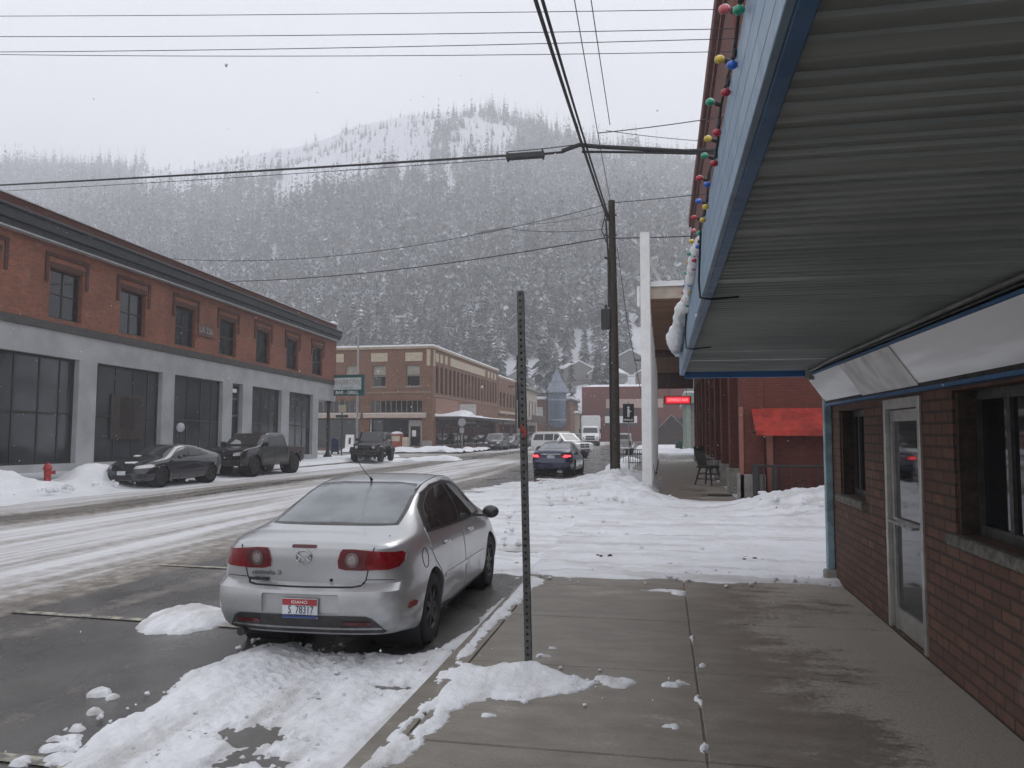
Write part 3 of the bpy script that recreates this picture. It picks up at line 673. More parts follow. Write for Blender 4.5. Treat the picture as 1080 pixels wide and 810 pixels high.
b = MB(); pbox(b, P, -13.7, -13.3, 3.75, 3.95, .19, .235); b.build('number_plate', WHITEP, d)
b = MB(); b.lathe([(.30, 0), (.30, .1), (.2, .22), (.13, .4), (.115, 2.2), (.11, 3.7), (.17, 3.82), (.2, 3.998)], 14, Matrix.Translation((-.35, -.35, 0))); b.build('corner_column', BLACK, LB, 40)
# picture panel inside bay 2 and metal letters
b = MB(); pbox(b, P, -23.2, -21.1, 1.2, 3.05, .175, .198); pp = b.build('poster', pmat('dark_brown_poster', (.035, .026, .022), .6, var=.5, scale=3), LB)
b = MB(); pbox(b, P, -22.6, -21.7, 1.6, 2.95, .168, .174); b.sphere((-.171, -22.15, 2.7), .3, .05, 1, 1); b.build('picture', pmat('poster_shape', (.012, .008, .008), .6, var=.4), pp)
b = MB(); pbox(b, P, -17.5, -16.2, 6.3, 6.9, -.05, -.02); sg = b.build('sign_panel', pmat('sign_brown', (.11, .06, .05), .7), LB)
text_mesh('lettering', 'LA 226', .42, pmat('tarnished_letters', (.28, .27, .26), .5, .4), sg, Matrix.Translation((.06, -16.85, 6.6)) @ Matrix.Rotation(PI / 2, 4, 'Z') @ Matrix.Rotation(PI / 2, 4, 'X'), .015, bold=.008)
# hanging bar sign
HS = empty('hanging_sign', (-21.15, 49.9, 4.3), 0, 'green framed bar and grill sign with white panel hung off the brick corner', 'sign')
GREEN = pmat('dark_green_enamel', (.012, .085, .085), .4)
b = MB(); b.box(-1.2, 1.22, -.12, .12, 0, 1.42, .02); b.build('sign_box', GREEN, HS)
b = MB(); b.box(-.98, 1.04, -.15, -.121, .40, 1.22); pn = b.build('white_panel', pmat('faded_white_panel', (.55, .60, .60), .5), HS)
text_mesh('lettering', 'HARROW', .52, pmat('faded_sign_letters', (.36, .33, .30), .6), pn, Matrix.Translation((.03, -.155, .90)) @ Matrix.Rotation(PI / 2, 4, 'X'), .003, sx=.86, bold=.006)
text_mesh('small_lettering', 'SALOON', .17, pmat('faded_sign_letters', (.36, .33, .30), .6), pn, Matrix.Translation((.03, -.155, .52)) @ Matrix.Rotation(PI / 2, 4, 'X'), .003, sx=1.1)
text_mesh('lettering', 'BAR - GRILL', .30, WHITEP, HS, Matrix.Translation((.03, -.125, .2)) @ Matrix.Rotation(PI / 2, 4, 'X'), .004, sx=1.05, bold=.006)
b = MB(); b.cyl((-1.7, 0, 1.35), (1.1, 0, 1.43), .03); b.cyl((-1.5, 0, .2), (-1.1, 0, .2), .03); b.build('bracket', BLACK, HS)

# ---------------- brown brick corner block across the cross street
BB = empty('corner_block', (-22, 72.7, .0), 0, 'brown brick corner block with cream panels and a snow edged flat roof', 'building')
PF = lambda u, z, d: (u, d, z)            # front, faces the camera: u = x from the corner (negative)
PS = lambda u, z, d: (-d, u, z)           # side along the street
fw_ = [(-2.7, -1.3, 6.3, 8.4), (-6.2, -4.8, 6.3, 8.4), (-9.0, -7.6, 6.3, 8.4), (-13.2, -11.6, 6.2, 8.5), (-16.4, -14.8, 6.2, 8.5)]
shop = [(-1.45 - .2, -.35 - .4 + .2, 0, 0)]
trans = [(-6.45, -1.05, 3.72, 4.95), (-14.2, -7.5, 3.72, 4.95)]
store = [(-6.45, -1.05, .25, 3.15), (-14.2, -7.5, .25, 3.15)]
b = MB(); wall_holes(b, PF, -18, 0, 0, 10.0, fw_ + trans + store, .3)
sw = [(1.1 + k * 1.62, 2.0 + k * 1.62, 5.7, 8.4) for k in range(18)]
wall_holes(b, PS, 0, 30.5, 0, 10.0, sw + [(1.2, 29, .3, 3.1)], .3)
b.quad((0, 30.5, 0), (-18, 30.5, 0), (-18, 30.5, 10), (0, 30.5, 10)); b.build('wall', B_BROWN, BB)
blindm = pmat('pale_blind', (.30, .28, .24), .8)
for i, h in enumerate(fw_): window(BB, PF, *h, .15, CREAM if i > 1 else pmat('weathered_sash', (.25, .22, .18), .7), GLASS, 1, (.5,), .08, sill=STONE, blind=(.55 if i < 2 else .1, blindm))
for h in sw: window(BB, PS, *h, .18, BRONZE, GLASS, 1, (.5,), .06)
for h in trans: window(BB, PF, *h, .15, pmat('cream_mullions', (.30, .25, .18), .7), GLASS, 12 if h[0] < -8 else 10, (), .06, 'transom_window')
for i, h in enumerate(store):
    window(BB, PF, *h, .5, BRONZE, GLASS, [.35, .72] if i == 0 else [.2, .45, .7], (), .09, 'shop_window')
b = MB(); pbox(b, PF, -2.5, -1.1, .15, 3.0, .3, .36); dr = b.build('shop_door', pmat('pale_door_frame', (.33, .31, .28), .6), BB)
b = MB(); pbox(b, PF, -2.3, -1.3, .45, 2.4, .285, .298); b.build('glass', GLASS, dr)
b = MB(); pbox(b, PF, -2.15, -1.75, 1.4, 2.0, .278, .284); b.build('notice', WHITEP, dr)
window(BB, PS, 1.2, 29, .3, 3.1, .4, BRONZE, GLASS, 14, (.75,), .09, 'shop_window')
for Q, a, c, z0, z1 in [(PF, -2.8, -1.05, 8.78, 9.62), (PF, -6.35, -4.65, 8.78, 9.62), (PF, -14.65, -9.25, 8.78, 9.62), (PF, -.62, -.25, 8.3, 9.9), (PS, .2, .62, 8.3, 9.9)] + [(PS, a, c, 8.78, 9.62) for a, c in ((.9, 1.9), (2.5, 3.4), (4.2, 5.1), (6.3, 22.5), (24, 25), (26, 27), (28, 29))]:
    b = MB(); pbox(b, Q, a, c, z0, z1, -.05, -.001); b.build('cream_panel', CREAM, BB)
b = MB(); pbox(b, PF, -18, .14, 10.0, 10.22, -.14, .4); b.box(-.4, .14, .402, 30.6, 10.0, 10.22); b.build('roof_edge', pmat('weathered_cream_cornice', (.34, .28, .2), .8), BB)
b = MB(); b.box(-18, .1, -.1, 30.6, 10.222, 10.40, .05, seg=2); b.build('roof_snow', SNOW, BB)
b = MB(); pbox(b, PF, -18, .05, 5.62, 5.8, -.06, -.001); pbox(b, PS, .002, 30.5, 5.3, 5.5, -.06, -.001); b.build('stone_course', pmat('brown_stone_course', (.22, .15, .11), .85), BB)
b = MB(); pbox(b, PF, -7.0, -.6, 3.22, 3.62, -.35, -.002); pbox(b, PF, -17, -7.35, 3.22, 3.62, -.35, -.002); b.build('awning_box', pmat('pale_pink_board', (.46, .37, .31), .7), BB)
b = MB(); b.box(-7.0, -.6, -.36, .0, 3.623, 3.68); b.box(-17, -7.35, -.36, 0, 3.623, 3.68); b.build('ledge_snow', SNOW, BB)
b = MB(); pbox(b, PF, -1.0, -.02, 0, 1.0, -.05, -.001); b.build('plinth', STONE, BB)
b = MB(); pbox(b, PS, 1.0, 9.5, 3.6, 5.2, -.04, -.001); b.build('faded_panel', pmat('faded_pink_plaster', (.28, .16, .125), .9), BB)
# street canopy of that block
b = MB(); b.box(.02, 2.6, .9, 30, 3.15, 3.4, .02); cv = b.build('street_canopy', pmat('canopy_board', (.10, .09, .085), .7), BB)
xs = np.arange(-.0, 2.85, .1); ys = np.arange(.7, 30.2, .15); X, Y = np.meshgrid(xs, ys)
z = 3.42 + .28 * sstep(0, .4, 2.8 - X) * (.6 + 1.2 * (fbm(X * .8, Y * .5, 4, 131) - .4)) * sstep(26, 3, Y) + hill_at(X, Y, 1.6, 5, 1.5, 1.6, .4)
grid_mesh('snow', xs, ys, np.where((X > 2.72) | (Y < .8), 3.36, z), SNOW, parent=cv)
b = MB(); 
for y in (1.2, 8, 15, 22, 29): b.cyl((2.5, y, 0), (2.5, y, 3.15), .05, n=8)
b.build('canopy_post', BLACK, BB)
SGN = empty('canopy_sign', (-20.2, 79.5, 3.4), 0, 'pale lettered board standing on the snowy street canopy', 'sign')
MB().box(-.9, .9, -.06, .06, .15, 1.35, .02).build('board', pmat('pale_signboard', (.52, .5, .48), .6), SGN); b = MB(); b.box(-.7, -.62, -.04, .04, 0, .15); b.box(.62, .7, -.04, .04, 0, .15); b.build('foot', BLACK, SGN)

# ---------------- next houses on the left
def block(name, label, x0, x1, y0, y1, h, wm, wins_x=(), wins_s=(), trim=None, eave=0, cat='building', roofm=SNOW):
    e = empty(name, (x1, y0, 0), 0, label, cat)
    b = MB(); w, d = x1 - x0, y1 - y0
    F = lambda u, z, q: (u, q, z); S = lambda u, z, q: (-q, u, z)
    wall_holes(b, F, -w, 0, 0, h, wins_x, .2); wall_holes(b, S, 0, d, 0, h, wins_s, .2)
    b.quad((-w, 0, 0), (-w, d, 0), (-w, d, h), (-w, 0, h)); b.quad((-w, d, 0), (0, d, 0), (0, d, h), (-w, d, h)); b.build('wall', wm, e)
    for q in wins_x: window(e, F, *q, .12, trim or BRONZE, GLASS, 2 if q[1] - q[0] > 1.6 else 1, (.5,), .08)
    for q in wins_s: window(e, S, *q, .12, trim or BRONZE, GLASS, 2 if q[1] - q[0] > 1.6 else 1, (.5,), .08)
    b = MB(); b.box(-w - eave, eave, -eave, d + eave, h, h + .25); b.build('roof', pmat('cream_cornice', (.40, .34, .25), .8) if trim is None else trim, e)
    xs = np.linspace(-w - eave + .02, eave + .12, 14); ys = np.linspace(-eave - .1, d + eave, 30); X, Y = np.meshgrid(xs, ys)
    ed = np.minimum(np.minimum(X - xs[0], xs[-1] - X), Y - ys[0]); grid_mesh('roof_snow', xs, ys, h + .22 + .42 * sstep(-.01, .5, ed) * (.7 + .6 * fbm(X, Y, 3, int(h * 10))), roofm, parent=e)
    return e
e = block('brick_shop', 'brown brick shop with cream cornices beyond the corner block', -34, -22, 103.5, 117, 9.3, B_BROWN, [(-5, -3.6, 5.2, 7.2), (-2.4, -1.2, 5.2, 7.2)], [(1 + 2.4 * k, 2.2 + 2.4 * k, 5.4, 7.4) for k in range(5)] + [(1, 12, .6, 2.8)])
b = MB(); b.box(-12, .1, -.25, -.002, 4.4, 4.75); b.box(.002, .3, -.2, 13.5, 4.4, 4.75); b.box(-12, .1, -.2, -.003, 3.5, 3.8); b.box(.002, .25, 0, 13.5, 3.5, 3.8); b.build('cornice', CREAM, e)
b = MB(); b.box(.01, 2.2, .2, 13, 2.95, 3.15); b.build('awning', pmat('grey_canopy_boards', (.25, .24, .23), .8), e)
e = block('cream_house', 'cream walled two storey house with deep snowy eaves', -36, -21.6, 118, 134, 8.6, pmat('cream_stucco', (.50, .45, .37), .85), [(-6, -4.8, 4.6, 6.8), (-3.2, -2.0, 4.6, 6.8)], [(1.5 + 3 * k, 2.9 + 3 * k, 4.4, 7.0) for k in range(5)] + [(1, 15, .6, 3)], pmat('grey_eaves', (.33, .31, .29), .7), .9)
b = MB(); b.box(.01, 1.7, 1, 15, 3.5, 3.7); b.box(1.6, 1.66, 1, 15, 3.7, 4.5); b.build('balcony', pmat('brown_balcony', (.09, .06, .05), .8), e)
# turret house
TH = empty('turret_house', (-19.3, 140, 0), 0, 'red brick house with a blue grey corner turret and pointed cone roof', 'building')
BLUET = pmat('blue_grey_shingle', (.12, .15, .195), .7, var=.15, scale=2)
b = MB(); F = lambda u, z, q: (u, q, z); wall_holes(b, F, -9, 2.9, 0, 7.6, [(-7.4, -5.6, 3.8, 6.6), (-3.6, -2.2, 3.8, 6.4)], .2); b.quad((2.9, 0, 0), (2.9, 12, 0), (2.9, 12, 7.6), (2.9, 0, 7.6)); b.quad((-9, 12, 0), (-9, 0, 0), (-9, 0, 7.6), (-9, 12, 7.6)); b.build('wall', B_BROWN, TH)
for q in ((-7.4, -5.6, 3.8, 6.6), (-3.6, -2.2, 3.8, 6.4)): window(TH, F, *q, .12, WHITEP, pmat('white_curtain', (.55, .55, .56), .8), 1, (.5,), .08)
b = MB(); b.box(-9.4, 3.4, -.4, 12.4, 7.6, 7.8); b.build('roof', BLUET, TH); b = MB(); b.box(-9.3, 3.3, -.3, 12.3, 7.802, 8.3, .12, seg=2); b.build('roof_snow', SNOW, TH)
MT = Matrix.Translation((.5, -.6, 0)) @ Matrix.Rotation(PI / 8, 4, 'Z')
b = MB(); b.lathe([(1.0, 2.6), (1.75, 3.4), (1.75, 9.0)], 8, MT); tw = b.build('turret', BLUET, TH)
b = MB()
for k in range(8):
    if k in (4, 5, 6, 7):
        M_ = MT @ Matrix.Rotation(2 * PI * (k + .5) / 8, 4, 'Z'); b.box(1.60, 1.66, -.42, .42, 4.3, 7.0, M=M_)
b.build('window', pmat('blue_grey_panes', (.09, .125, .18), .3), tw)
b = MB(); b.lathe([(1.75, 7.5), (1.84, 7.55), (1.84, 7.7), (1.75, 7.75)], 8, MT, False); b.lathe([(1.75, 3.9), (1.84, 3.95), (1.84, 4.1), (1.75, 4.15)], 8, MT, False); b.build('trim', pmat('pale_blue_trim', (.26, .31, .38), .7), tw)
b = MB(); b.lathe([(2.15, 8.85), (2.2, 9.0), (1.3, 10.7), (.55, 12.1), (.04, 13.4)], 16, MT); b.build('cone_roof', pmat('frosted_blue_shingle', (.19, .22, .265), .8, var=.2, scale=2), tw, 30)
b = MB(); b.cyl((.5, -.6, 13.3), (.5, -.6, 15.0), .05, .03, 6); b.sphere((.5, -.6, 13.6), .12); b.build('finial', GALV, tw)
# low red building closing the view
e = block('low_brick_hall', 'low wide red painted building closing off the far end of the street', -15.5, 8, 151, 164, 10.4, B_FARRED, [(-19, -12.8, 2.9, 6.2), (-11, -8.6, 2.6, 4.6), (-6.4, -4, 2.6, 4.6)], [], pmat('dark_red_trim', (.16, .03, .025), .8))
b = MB(); b.box(-18.8, -8, -.3, -.01, 6.5, 8.2); b.build('pale_sign_band', pmat('pale_pink_band', (.42, .30, .26), .85), e)
b = MB(); b.box(-19.0, -12.9, -.9, -.012, 3.6, 4.9); b.build('awning', WHITEP, e)
e = block('beige_shed', 'small beige building with layered snowy roof beside the turret house', -22, -15.9, 146, 158, 5.2, pmat('beige_siding', (.42, .37, .29), .85), [(-5, -1.6, .5, 3.2)], [], pmat('beige_trim', (.34, .3, .24), .8), .3)
def gable(name, label, x, y, z, w, d, h, rh, wm, rz=0, cat='house', wins=2, st=.34):
    e = empty(name, (x, y, z), rz, label, cat)
    b = MB(); b.prism([(-w / 2, -3), (w / 2, -3), (w / 2, h), (0, h + rh), (-w / 2, h)], 1, 0, d); b.build('wall', wm, e)
    b = MB(); o = .4
    for s in (-1, 1):
        b.prism([(0, h + rh + .02), (s * (w / 2 + o), h - rh * o / (w / 2) + .02), (s * (w / 2 + o), h - rh * o / (w / 2) + st), (0, h + rh + st)], 1, -o, d + o)
    b.build('snowy_roof', SNOW, e)
    for k in range(wins):
        u = -w / 2 + w * (k + .5) / wins; b = MB(); b.box(u - .5, u + .5, -.05, .02, h * .35, h * .35 + 1.4); f = b.build('window', WHITEP, e); b = MB(); b.box(u - .42, u + .42, -.065, -.052, h * .35 + .08, h * .35 + 1.32); b.build('glass', GLASS, f)
    return e
hz = lambda x, y: float(hill_z(np.array([float(x)]), np.array([float(y)]))[0])
for x, y, w, d, h, rh, c, rzz, l in ((-25, 236, 10, 8, 4.5, 2.4, (.16, .15, .14), .5, 'grey wooden house half hidden behind bare branches on the lower hill'), (-17.5, 232, 9, 9, 4.2, 2.6, (.26, .25, .23), -.3, 'pale grey gabled house up the slope above the red hall'),
        (-10, 246, 8, 8, 5, 2.2, (.10, .095, .09), .2, 'dark timber house high on the snowy slope beside the pole'), (-3.5, 230, 9, 8, 4, 2.5, (.20, .17, .15), -.2, 'brown gabled house seen between the white posts and the canopy'),
        (-42, 225, 10, 9, 4.5, 3, (.3, .29, .27), .4, 'light grey house among the conifers above the cream house'), (9, 236, 9, 8, 4.5, 2.5, (.28, .27, .27), .1, 'grey clapboard house far up behind the green shopfront')):
    gable('hillside_house', l, x, y, hz(x, y) + .5, w, d, h, rh, pmat('house_wall_%d' % int(abs(x) * 10), c, .85), rzz)
gable('brown_hut', 'dark brown gabled hut beyond the crossing under the canopy', 1.2, 118, 0, 4.6, 6, 2.0, 2.4, pmat('brown_boards', (.045, .03, .026), .85), 0, 'hut', 0, .05)
# green shopfront across the cross street, right
e = empty('green_shop', (2.05, 72, 0), 0, 'pale green columned shopfront past the crossing', 'building')
PGREEN = pmat('pale_green_paint', (.30, .36, .31), .7); b = MB()
b.box(.3, 10, .35, 15, 0, 8.4); b.build('wall', pmat('grey_green_render', (.26, .27, .25), .85), e)
for y in (.2, 4, 8, 12): b = MB(); b.box(0, .4, y, y + .7, 0, 4.4, .03); b.build('column', PGREEN, e)
b = MB(); b.box(1.6, 2.3, -.06, .33, 0, 4.4, .03); b.box(5.6, 6.3, -.06, .33, 0, 4.4, .03); b.build('column', PGREEN, e)
b = MB(); b.box(-.25, 10, -.3, 15, 4.402, 5.3, .04); b.build('cornice', PGREEN, e); b = MB(); b.box(-.2, 10, -.25, 15, 5.302, 5.5, .06); b.box(-.0, 10, .2, 15, 8.4, 8.8, .1); b.build('ledge_snow', SNOW, e)
b = MB(); b.box(.27, .298, 1.1, 3.8, .6, 3.8); b.box(.27, .298, 4.9, 7.8, .6, 3.8); b.box(2.5, 5.4, .32, .348, .6, 3.8); b.build('shop_window', GLASS, e)

# ---------------- dark red brick block with the wooden canopy (right)
RB = empty('red_block', (1.95, 20.6, 0), 0, 'tall dark red brick block with stone footed piers beyond the alley', 'building')
b = MB(); F = lambda u, z, q: (u, q, z); S = lambda u, z, q: (q, u, z)
wall_holes(b, F, .0, 13, 0, 15.7, [], .2); wall_holes(b, S, 0, 30, 4.6, 15.7, [(1.4 + 3.7 * k, 2.8 + 3.7 * k, 8.4, 10.6) for k in range(8)], .25)
b.quad((0, 30, 0), (13, 30, 0), (13, 30, 15.7), (0, 30, 15.7)); b.quad((0, 0, 15.7), (13, 0, 15.7), (13, 30, 15.7), (0, 30, 15.7)); b.build('wall', B_DKRED, RB)
for k in range(8): window(RB, S, 1.4 + 3.7 * k, 2.8 + 3.7 * k, 8.4, 10.6, .15, BRONZE, GLASS, 1, (.5,), .08)
for k in range(10):
    y = -.04 + k * 3.28; b = MB(); b.box(-.02, .55, y, y + .62, .75, 4.6, .015); pr_ = b.build('pier', B_DKRED, RB)
    b = MB(); b.box(-.08, .57, y - .04, y + .66, 0, .748, .02); b.build('stone_foot', STONE, pr_)
DKW = pmat('dark_red_shopfront_wood', (.075, .022, .02), .6, var=.3)
for k in range(9):
    y = .66 + k * 3.28; b = MB(); b.box(.38, .5, y, y + 2.6, 0, .7); b.box(.40, .5, y, y + 2.6, 3.6, 4.6)
    for q in (0, .85, 1.7, 2.5): b.box(.3, .48, y + q, y + q + .1, .702, 3.598)
    sh = b.build('shopfront', DKW, RB); b = MB(); b.box(.42, .44, y + .05, y + 2.55, .7, 3.6); b.build('glass', GLASS, sh)
b = MB(); b.box(-.2, .3, -.1, 30.1, 15.0, 15.6, .04); b.box(-.1, .2, -.05, 30.05, 14.2, 14.4); b.build('cornice', B_DKRED, RB)
b = MB(); b.box(.1, 13, .1, 29.9, 15.7, 15.9); b.build('roof_snow', SNOW, RB)
b = MB(); b.box(-.06, -.001 + .05, -.08, -.001, .0, 2.45, .01); b.box(.6, .75, -.1, -.002, 0, 1.75); b.build('door_jamb', pmat('pink_painted_timber', (.24, .10, .075), .8), RB)
# alley awning and railing
AW = empty('shop_awning', (2.2, 20.6, 1.75), 0, 'bright red sloping canvas awning on the alley wall', 'awning')
REDC = pmat('red_canvas', (.30, .03, .02), .8, var=.35, scale=3, bump=.5, bscale=6)
b = MB(); b.prism([(-.02, .66), (-.85, .10), (-.85, .07), (-.02, .6)], 0, 0, 5.2); b.build('canvas', REDC, AW)
b = MB(); b.cyl((0, -.84, .06), (5.2, -.84, .06), .02, n=8); b.cyl((.02, -.83, .06), (.02, -.02, .06), .015, n=6); b.build('frame', BLACK, AW)
b = MB(); b.box(.02, 5.2, -.862, -.852, -.03, .09); b.build('valance', REDC, AW)
RL = empty('railing', (2.2, 19.95, 0), 0, 'black iron railing in front of the alley wall under the red awning', 'railing')
b = MB(); b.cyl((0, 0, .98), (6, 0, .98), .034); b.cyl((0, 0, .12), (6, 0, .12), .018); b.build('rail', BLACK, RL)
b = MB()
for k in range(28): b.cyl((.21 * k + .2, 0, .12), (.21 * k + .2, 0, .98), .02, n=6)
b.build('bars', BLACK, RL)
b = MB(); b.box(-.06, .06, -.06, .06, -.1, 1.02, .01); b.box(.42, .5, -.04, .04, -.1, 1.02); b.build('post', BLACK, RL); b = MB(); b.box(.03, .1, -.02, .55, .1, .98); b.build('side_panel', BLACK, RL)
# wooden canopy
WC = empty('wooden_canopy', (0, 22.6, 0), 0, 'brown slatted wooden canopy over the sidewalk with snow on top', 'canopy')
t = NT('slatted_wood'); v = t.obj(); s = t.N('ShaderNodeSeparateXYZ', i_0=v); fr = t.math('FRACT', t.math('MULTIPLY', s.outputs[1], 3.2)); ln = t.mr(fr, .0, .12)
idx = t.math('FLOOR', t.math('MULTIPLY', s.outputs[1], 3.2)); wn_ = t.N('ShaderNodeTexWhiteNoise', noise_dimensions='1D', i_W=idx)
cw = t.mix(wn_.outputs[0], (.22, .105, .045), (.38, .19, .085)); cw = t.mix(t.noise(t.mapv(v, (1, 12, 1)), 3, 4), cw, (.16, .08, .04)); t.P('Base Color', t.mix(ln, (.02, .012, .008), cw)); t.P('Roughness', .8); t.P('Normal', t.bump(ln, .5, .02)); SLAT = t.m
b = MB(); b.box(-.32, 1.9, .06, 28.3, 5.62, 5.78); b.build('soffit', SLAT, WC)
b = MB(); b.box(-.34, 1.9, -.04, .055, 5.64, 6.0); b.box(-.40, -.325, -.04, 28.3, 5.62, 6.0); b.build('fascia', pmat('pale_fascia_board', (.42, .36, .29), .7), WC)
for q_ in ((28.05, 28.4, 4.6), (14.0, 14.3, 5.3)): b = MB(); b.box(-.34, 1.9, q_[0], q_[1], q_[2], 5.6); b.build('header_beam', pmat('dark_red_beam', (.07, .025, .02), .8), WC)
xs = np.linspace(-.46, 1.92, 30); ys = np.linspace(-.14, 28.3, 120); X, Y = np.meshgrid(xs, ys); ed = np.minimum(np.minimum(X + .46, Y + .14), 9)
grid_mesh('snow', xs, ys, 5.98 + .26 * sstep(-.001, .16, ed) * (.8 + .5 * (fbm(X * 2, Y * 2, 4, 151) - .5)), SNOW, parent=WC)
b = MB(); b.box(.85, 1.0, .3, .5, 6.2, 6.62); b.box(1.02, 1.15, .3, .6, 6.2, 6.45, M=Matrix.Rotation(.0, 4, 'X')); b.build('vent_pipe', DARKST, WC)
POSTW = pmat('white_painted_post', (.72, .72, .71), .55, var=.07, scale=4)
TP = empty('white_post', (-.46, 22.5, 0), 0, 'tall white post rising above the front of the wooden canopy', 'post')
b = MB(); b.box(-.14, .14, -.14, .14, 0, 7.55, .015); b.build('shaft', POSTW, TP); b = MB(); b.cyl((.1, .1, 6.9), (.5, .9, 6.1), .05, n=6); b.build('brace', POSTW, TP); b = MB(); b.box(-.24, -.142, -.08, .1, 5.4, 6.0, .03); b.build('lamp_box', POSTW, TP); b = MB(); b.box(-.16, .2, -.17, .3, -.02, .07); b.build('base_plate', BLACK, TP)
p0 = None
for k in range(9):
    e = empty('canopy_post', (-.46, 25.4 + 3.05 * k, 0), 0)
    if p0 is None:
        b = MB(); b.box(-.13, .13, -.13, .13, 0, 5.62, .012); b.build('shaft', POSTW, e); b = MB(); b.box(-.15, .17, -.16, .2, -.02, .1); b.build('base_plate', BLACK, e); p0 = e
    else:
        bpy.data.objects.remove(e); e = copy_tree(p0); e.location = (-.46, 25.4 + 3.05 * k, 0)
    tag(e, 'white square canopy post in the row behind the tall front post', 'post', 'row of white canopy posts along the kerb')
# LED sign, mat, chair
LS = empty('led_sign', (.68, 37.5, 3.12), 0, 'red glowing letter sign hung under the wooden canopy', 'sign')
MB().box(-.62, .62, -.06, .06, 0, .40, .02).build('case', BLACK, LS)
b = MB(); b.box(-.56, .56, -.066, -.0605, .04, .36); b.build('screen', pmat('red_screen', (.2, .004, .008), .4, emit=(1, .03, .05), es=.55), LS)
text_mesh('lettering', 'ESPRESSO BAR', .19, pmat('red_led', (.6, .02, .03), .4, emit=(1, .16, .18), es=1.6), LS, Matrix.Translation((0, -.07, .2)) @ Matrix.Rotation(PI / 2, 4, 'X'), .002, sx=.78, bold=.004)
b = MB(); b.cyl((-.4, 0, .4), (-.4, 0, 2.5), .012, n=6); b.cyl((.4, 0, .4), (.4, 0, 2.5), .012, n=6); b.build('hanger', BLACK, LS)
b = MB(); b.lathe([(.34, 0), (.35, .02), (.33, .035), (0.02, .04)], 24, Matrix.Translation((1.55, 23.0, .003)) @ Matrix.Diagonal((1, .9, 1, 1))); tag(b.build('door_mat', pmat('dark_brown_mat', (.05, .032, .026), .95)), 'round dark mat on the bare sidewalk below the piers', 'mat')
CH = empty('high_chair', (1.5, 27.6, 0), R(55), 'black wooden high chair with slatted back on the covered sidewalk', 'chair')
b = MB(); b.box(-.30, .30, -.28, .28, .58, .66, .02); b.build('seat', BLACK, CH)
for sx in (-1, 1):
    for sy in (-1, 1):
        b = MB(); b.cyl((sx * .33, sy * .33, 0), (sx * .21, sy * .19, .61), .028, .036, 8); b.build('leg', BLACK, CH)
b = MB()
for z, q in ((.18, .285), (.36, .255)):
    b.cyl((-q, -q + .01, z), (q, -q + .01, z), .013, n=6); b.cyl((-q, q - .01, z + .04), (q, q - .01, z + .04), .013, n=6)
    for s in (-1, 1): b.cyl((s * q, -q, z + .02), (s * q, q, z + .02), .013, n=6)
b.build('rungs', BLACK, CH)
b = MB()
for k in range(6): u = -.24 + .096 * k; b.tube([(u, .22, .64), (u * 1.1, .30, .95), (u * 1.15, .38, 1.28)], .026, 6)
b.box(-.29, .29, .35, .40, 1.2, 1.32, .015); b.build('backrest', BLACK, CH)
for s in (-1, 1):
    b = MB(); b.box(s * .31 - .035, s * .31 + .035, -.27, .3, .86, .89, .01); b.cyl((s * .29, -.2, .64), (s * .31, -.22, .86), .014, n=6); b.build('arm', BLACK, CH)

# ================================================================== near right: storefront and its metal canopy
NB = empty('storefront', (2.05, 0, 0), 0, 'low brick storefront with aluminium door beneath the metal canopy', 'building')
S = lambda u, z, d: (d, u, z)
nd = (6.81, 7.86, .02, 2.1)       # door
nw1 = (8.66, 9.8, 1.08, 2.05); nw2 = (3.9, 6.12, 1.08, 2.1); nw3 = (.6, 2.9, 1.02, 2.1)
b = MB(); wall_holes(b, S, -4, 10.3, -.05, 3.2, [nd, nw1, nw2, nw3], .24)
b.quad((0, 10.3, -.05), (7, 10.3, -.05), (7, 10.3, 3.2), (0, 10.3, 3.2)); b.quad((0, -4, -.05), (7, -4, -.05), (7, -4, 3.2), (0, -4, 3.2)); b.quad((0, -4, 3.2), (7, -4, 3.2), (7, 10.3, 3.2), (0, 10.3, 3.2)); b.quad((7, -4, 0), (7, 10.3, 0), (7, 10.3, 3.2), (7, -4, 3.2)); b.build('wall', B_NEAR, NB)
ALU = pmat('aluminium', (.40, .39, .37), .45, .75, var=.15, scale=8)
f = MB(); a, c, z0, z1 = nd
pbox(f, S, a, a + .06, z0, z1, -.02, .1, .004); pbox(f, S, c - .06, c, z0, z1, -.02, .1, .004); pbox(f, S, a + .06, c - .06, z1 - .09, z1, -.018, .098)
dr = f.build('door_frame', ALU, NB)
f = MB(); a += .07; c -= .07; z1 -= .1
pbox(f, S, a, a + .075, z0, z1, .02, .065); pbox(f, S, c - .075, c, z0, z1, .02, .065); pbox(f, S, a + .075, c - .075, z1 - .1, z1, .022, .063); pbox(f, S, a + .075, c - .075, z0 + .01, z0 + .2, .022, .063); pbox(f, S, a + .075, c - .075, .98, 1.03, .01, .06)
dl = f.build('door', ALU, NB)
f = MB(); pbox(f, S, a + .07, c - .07, z0 + .19, z1 - .09, .04, .048); f.build('glass', GLASS, dl)
f = MB(); f.cyl((-.04, a + .1, 1.0), (-.04, c - .1, 1.0), .013); f.cyl((-.04, a + .12, 1.0), (.02, a + .12, 1.0), .01, n=6); f.cyl((-.04, c - .12, 1.0), (.02, c - .12, 1.0), .01, n=6); f.box(-.0, .02, a + .03, a + .055, .72, .8); f.build('handle', GALV, dl)
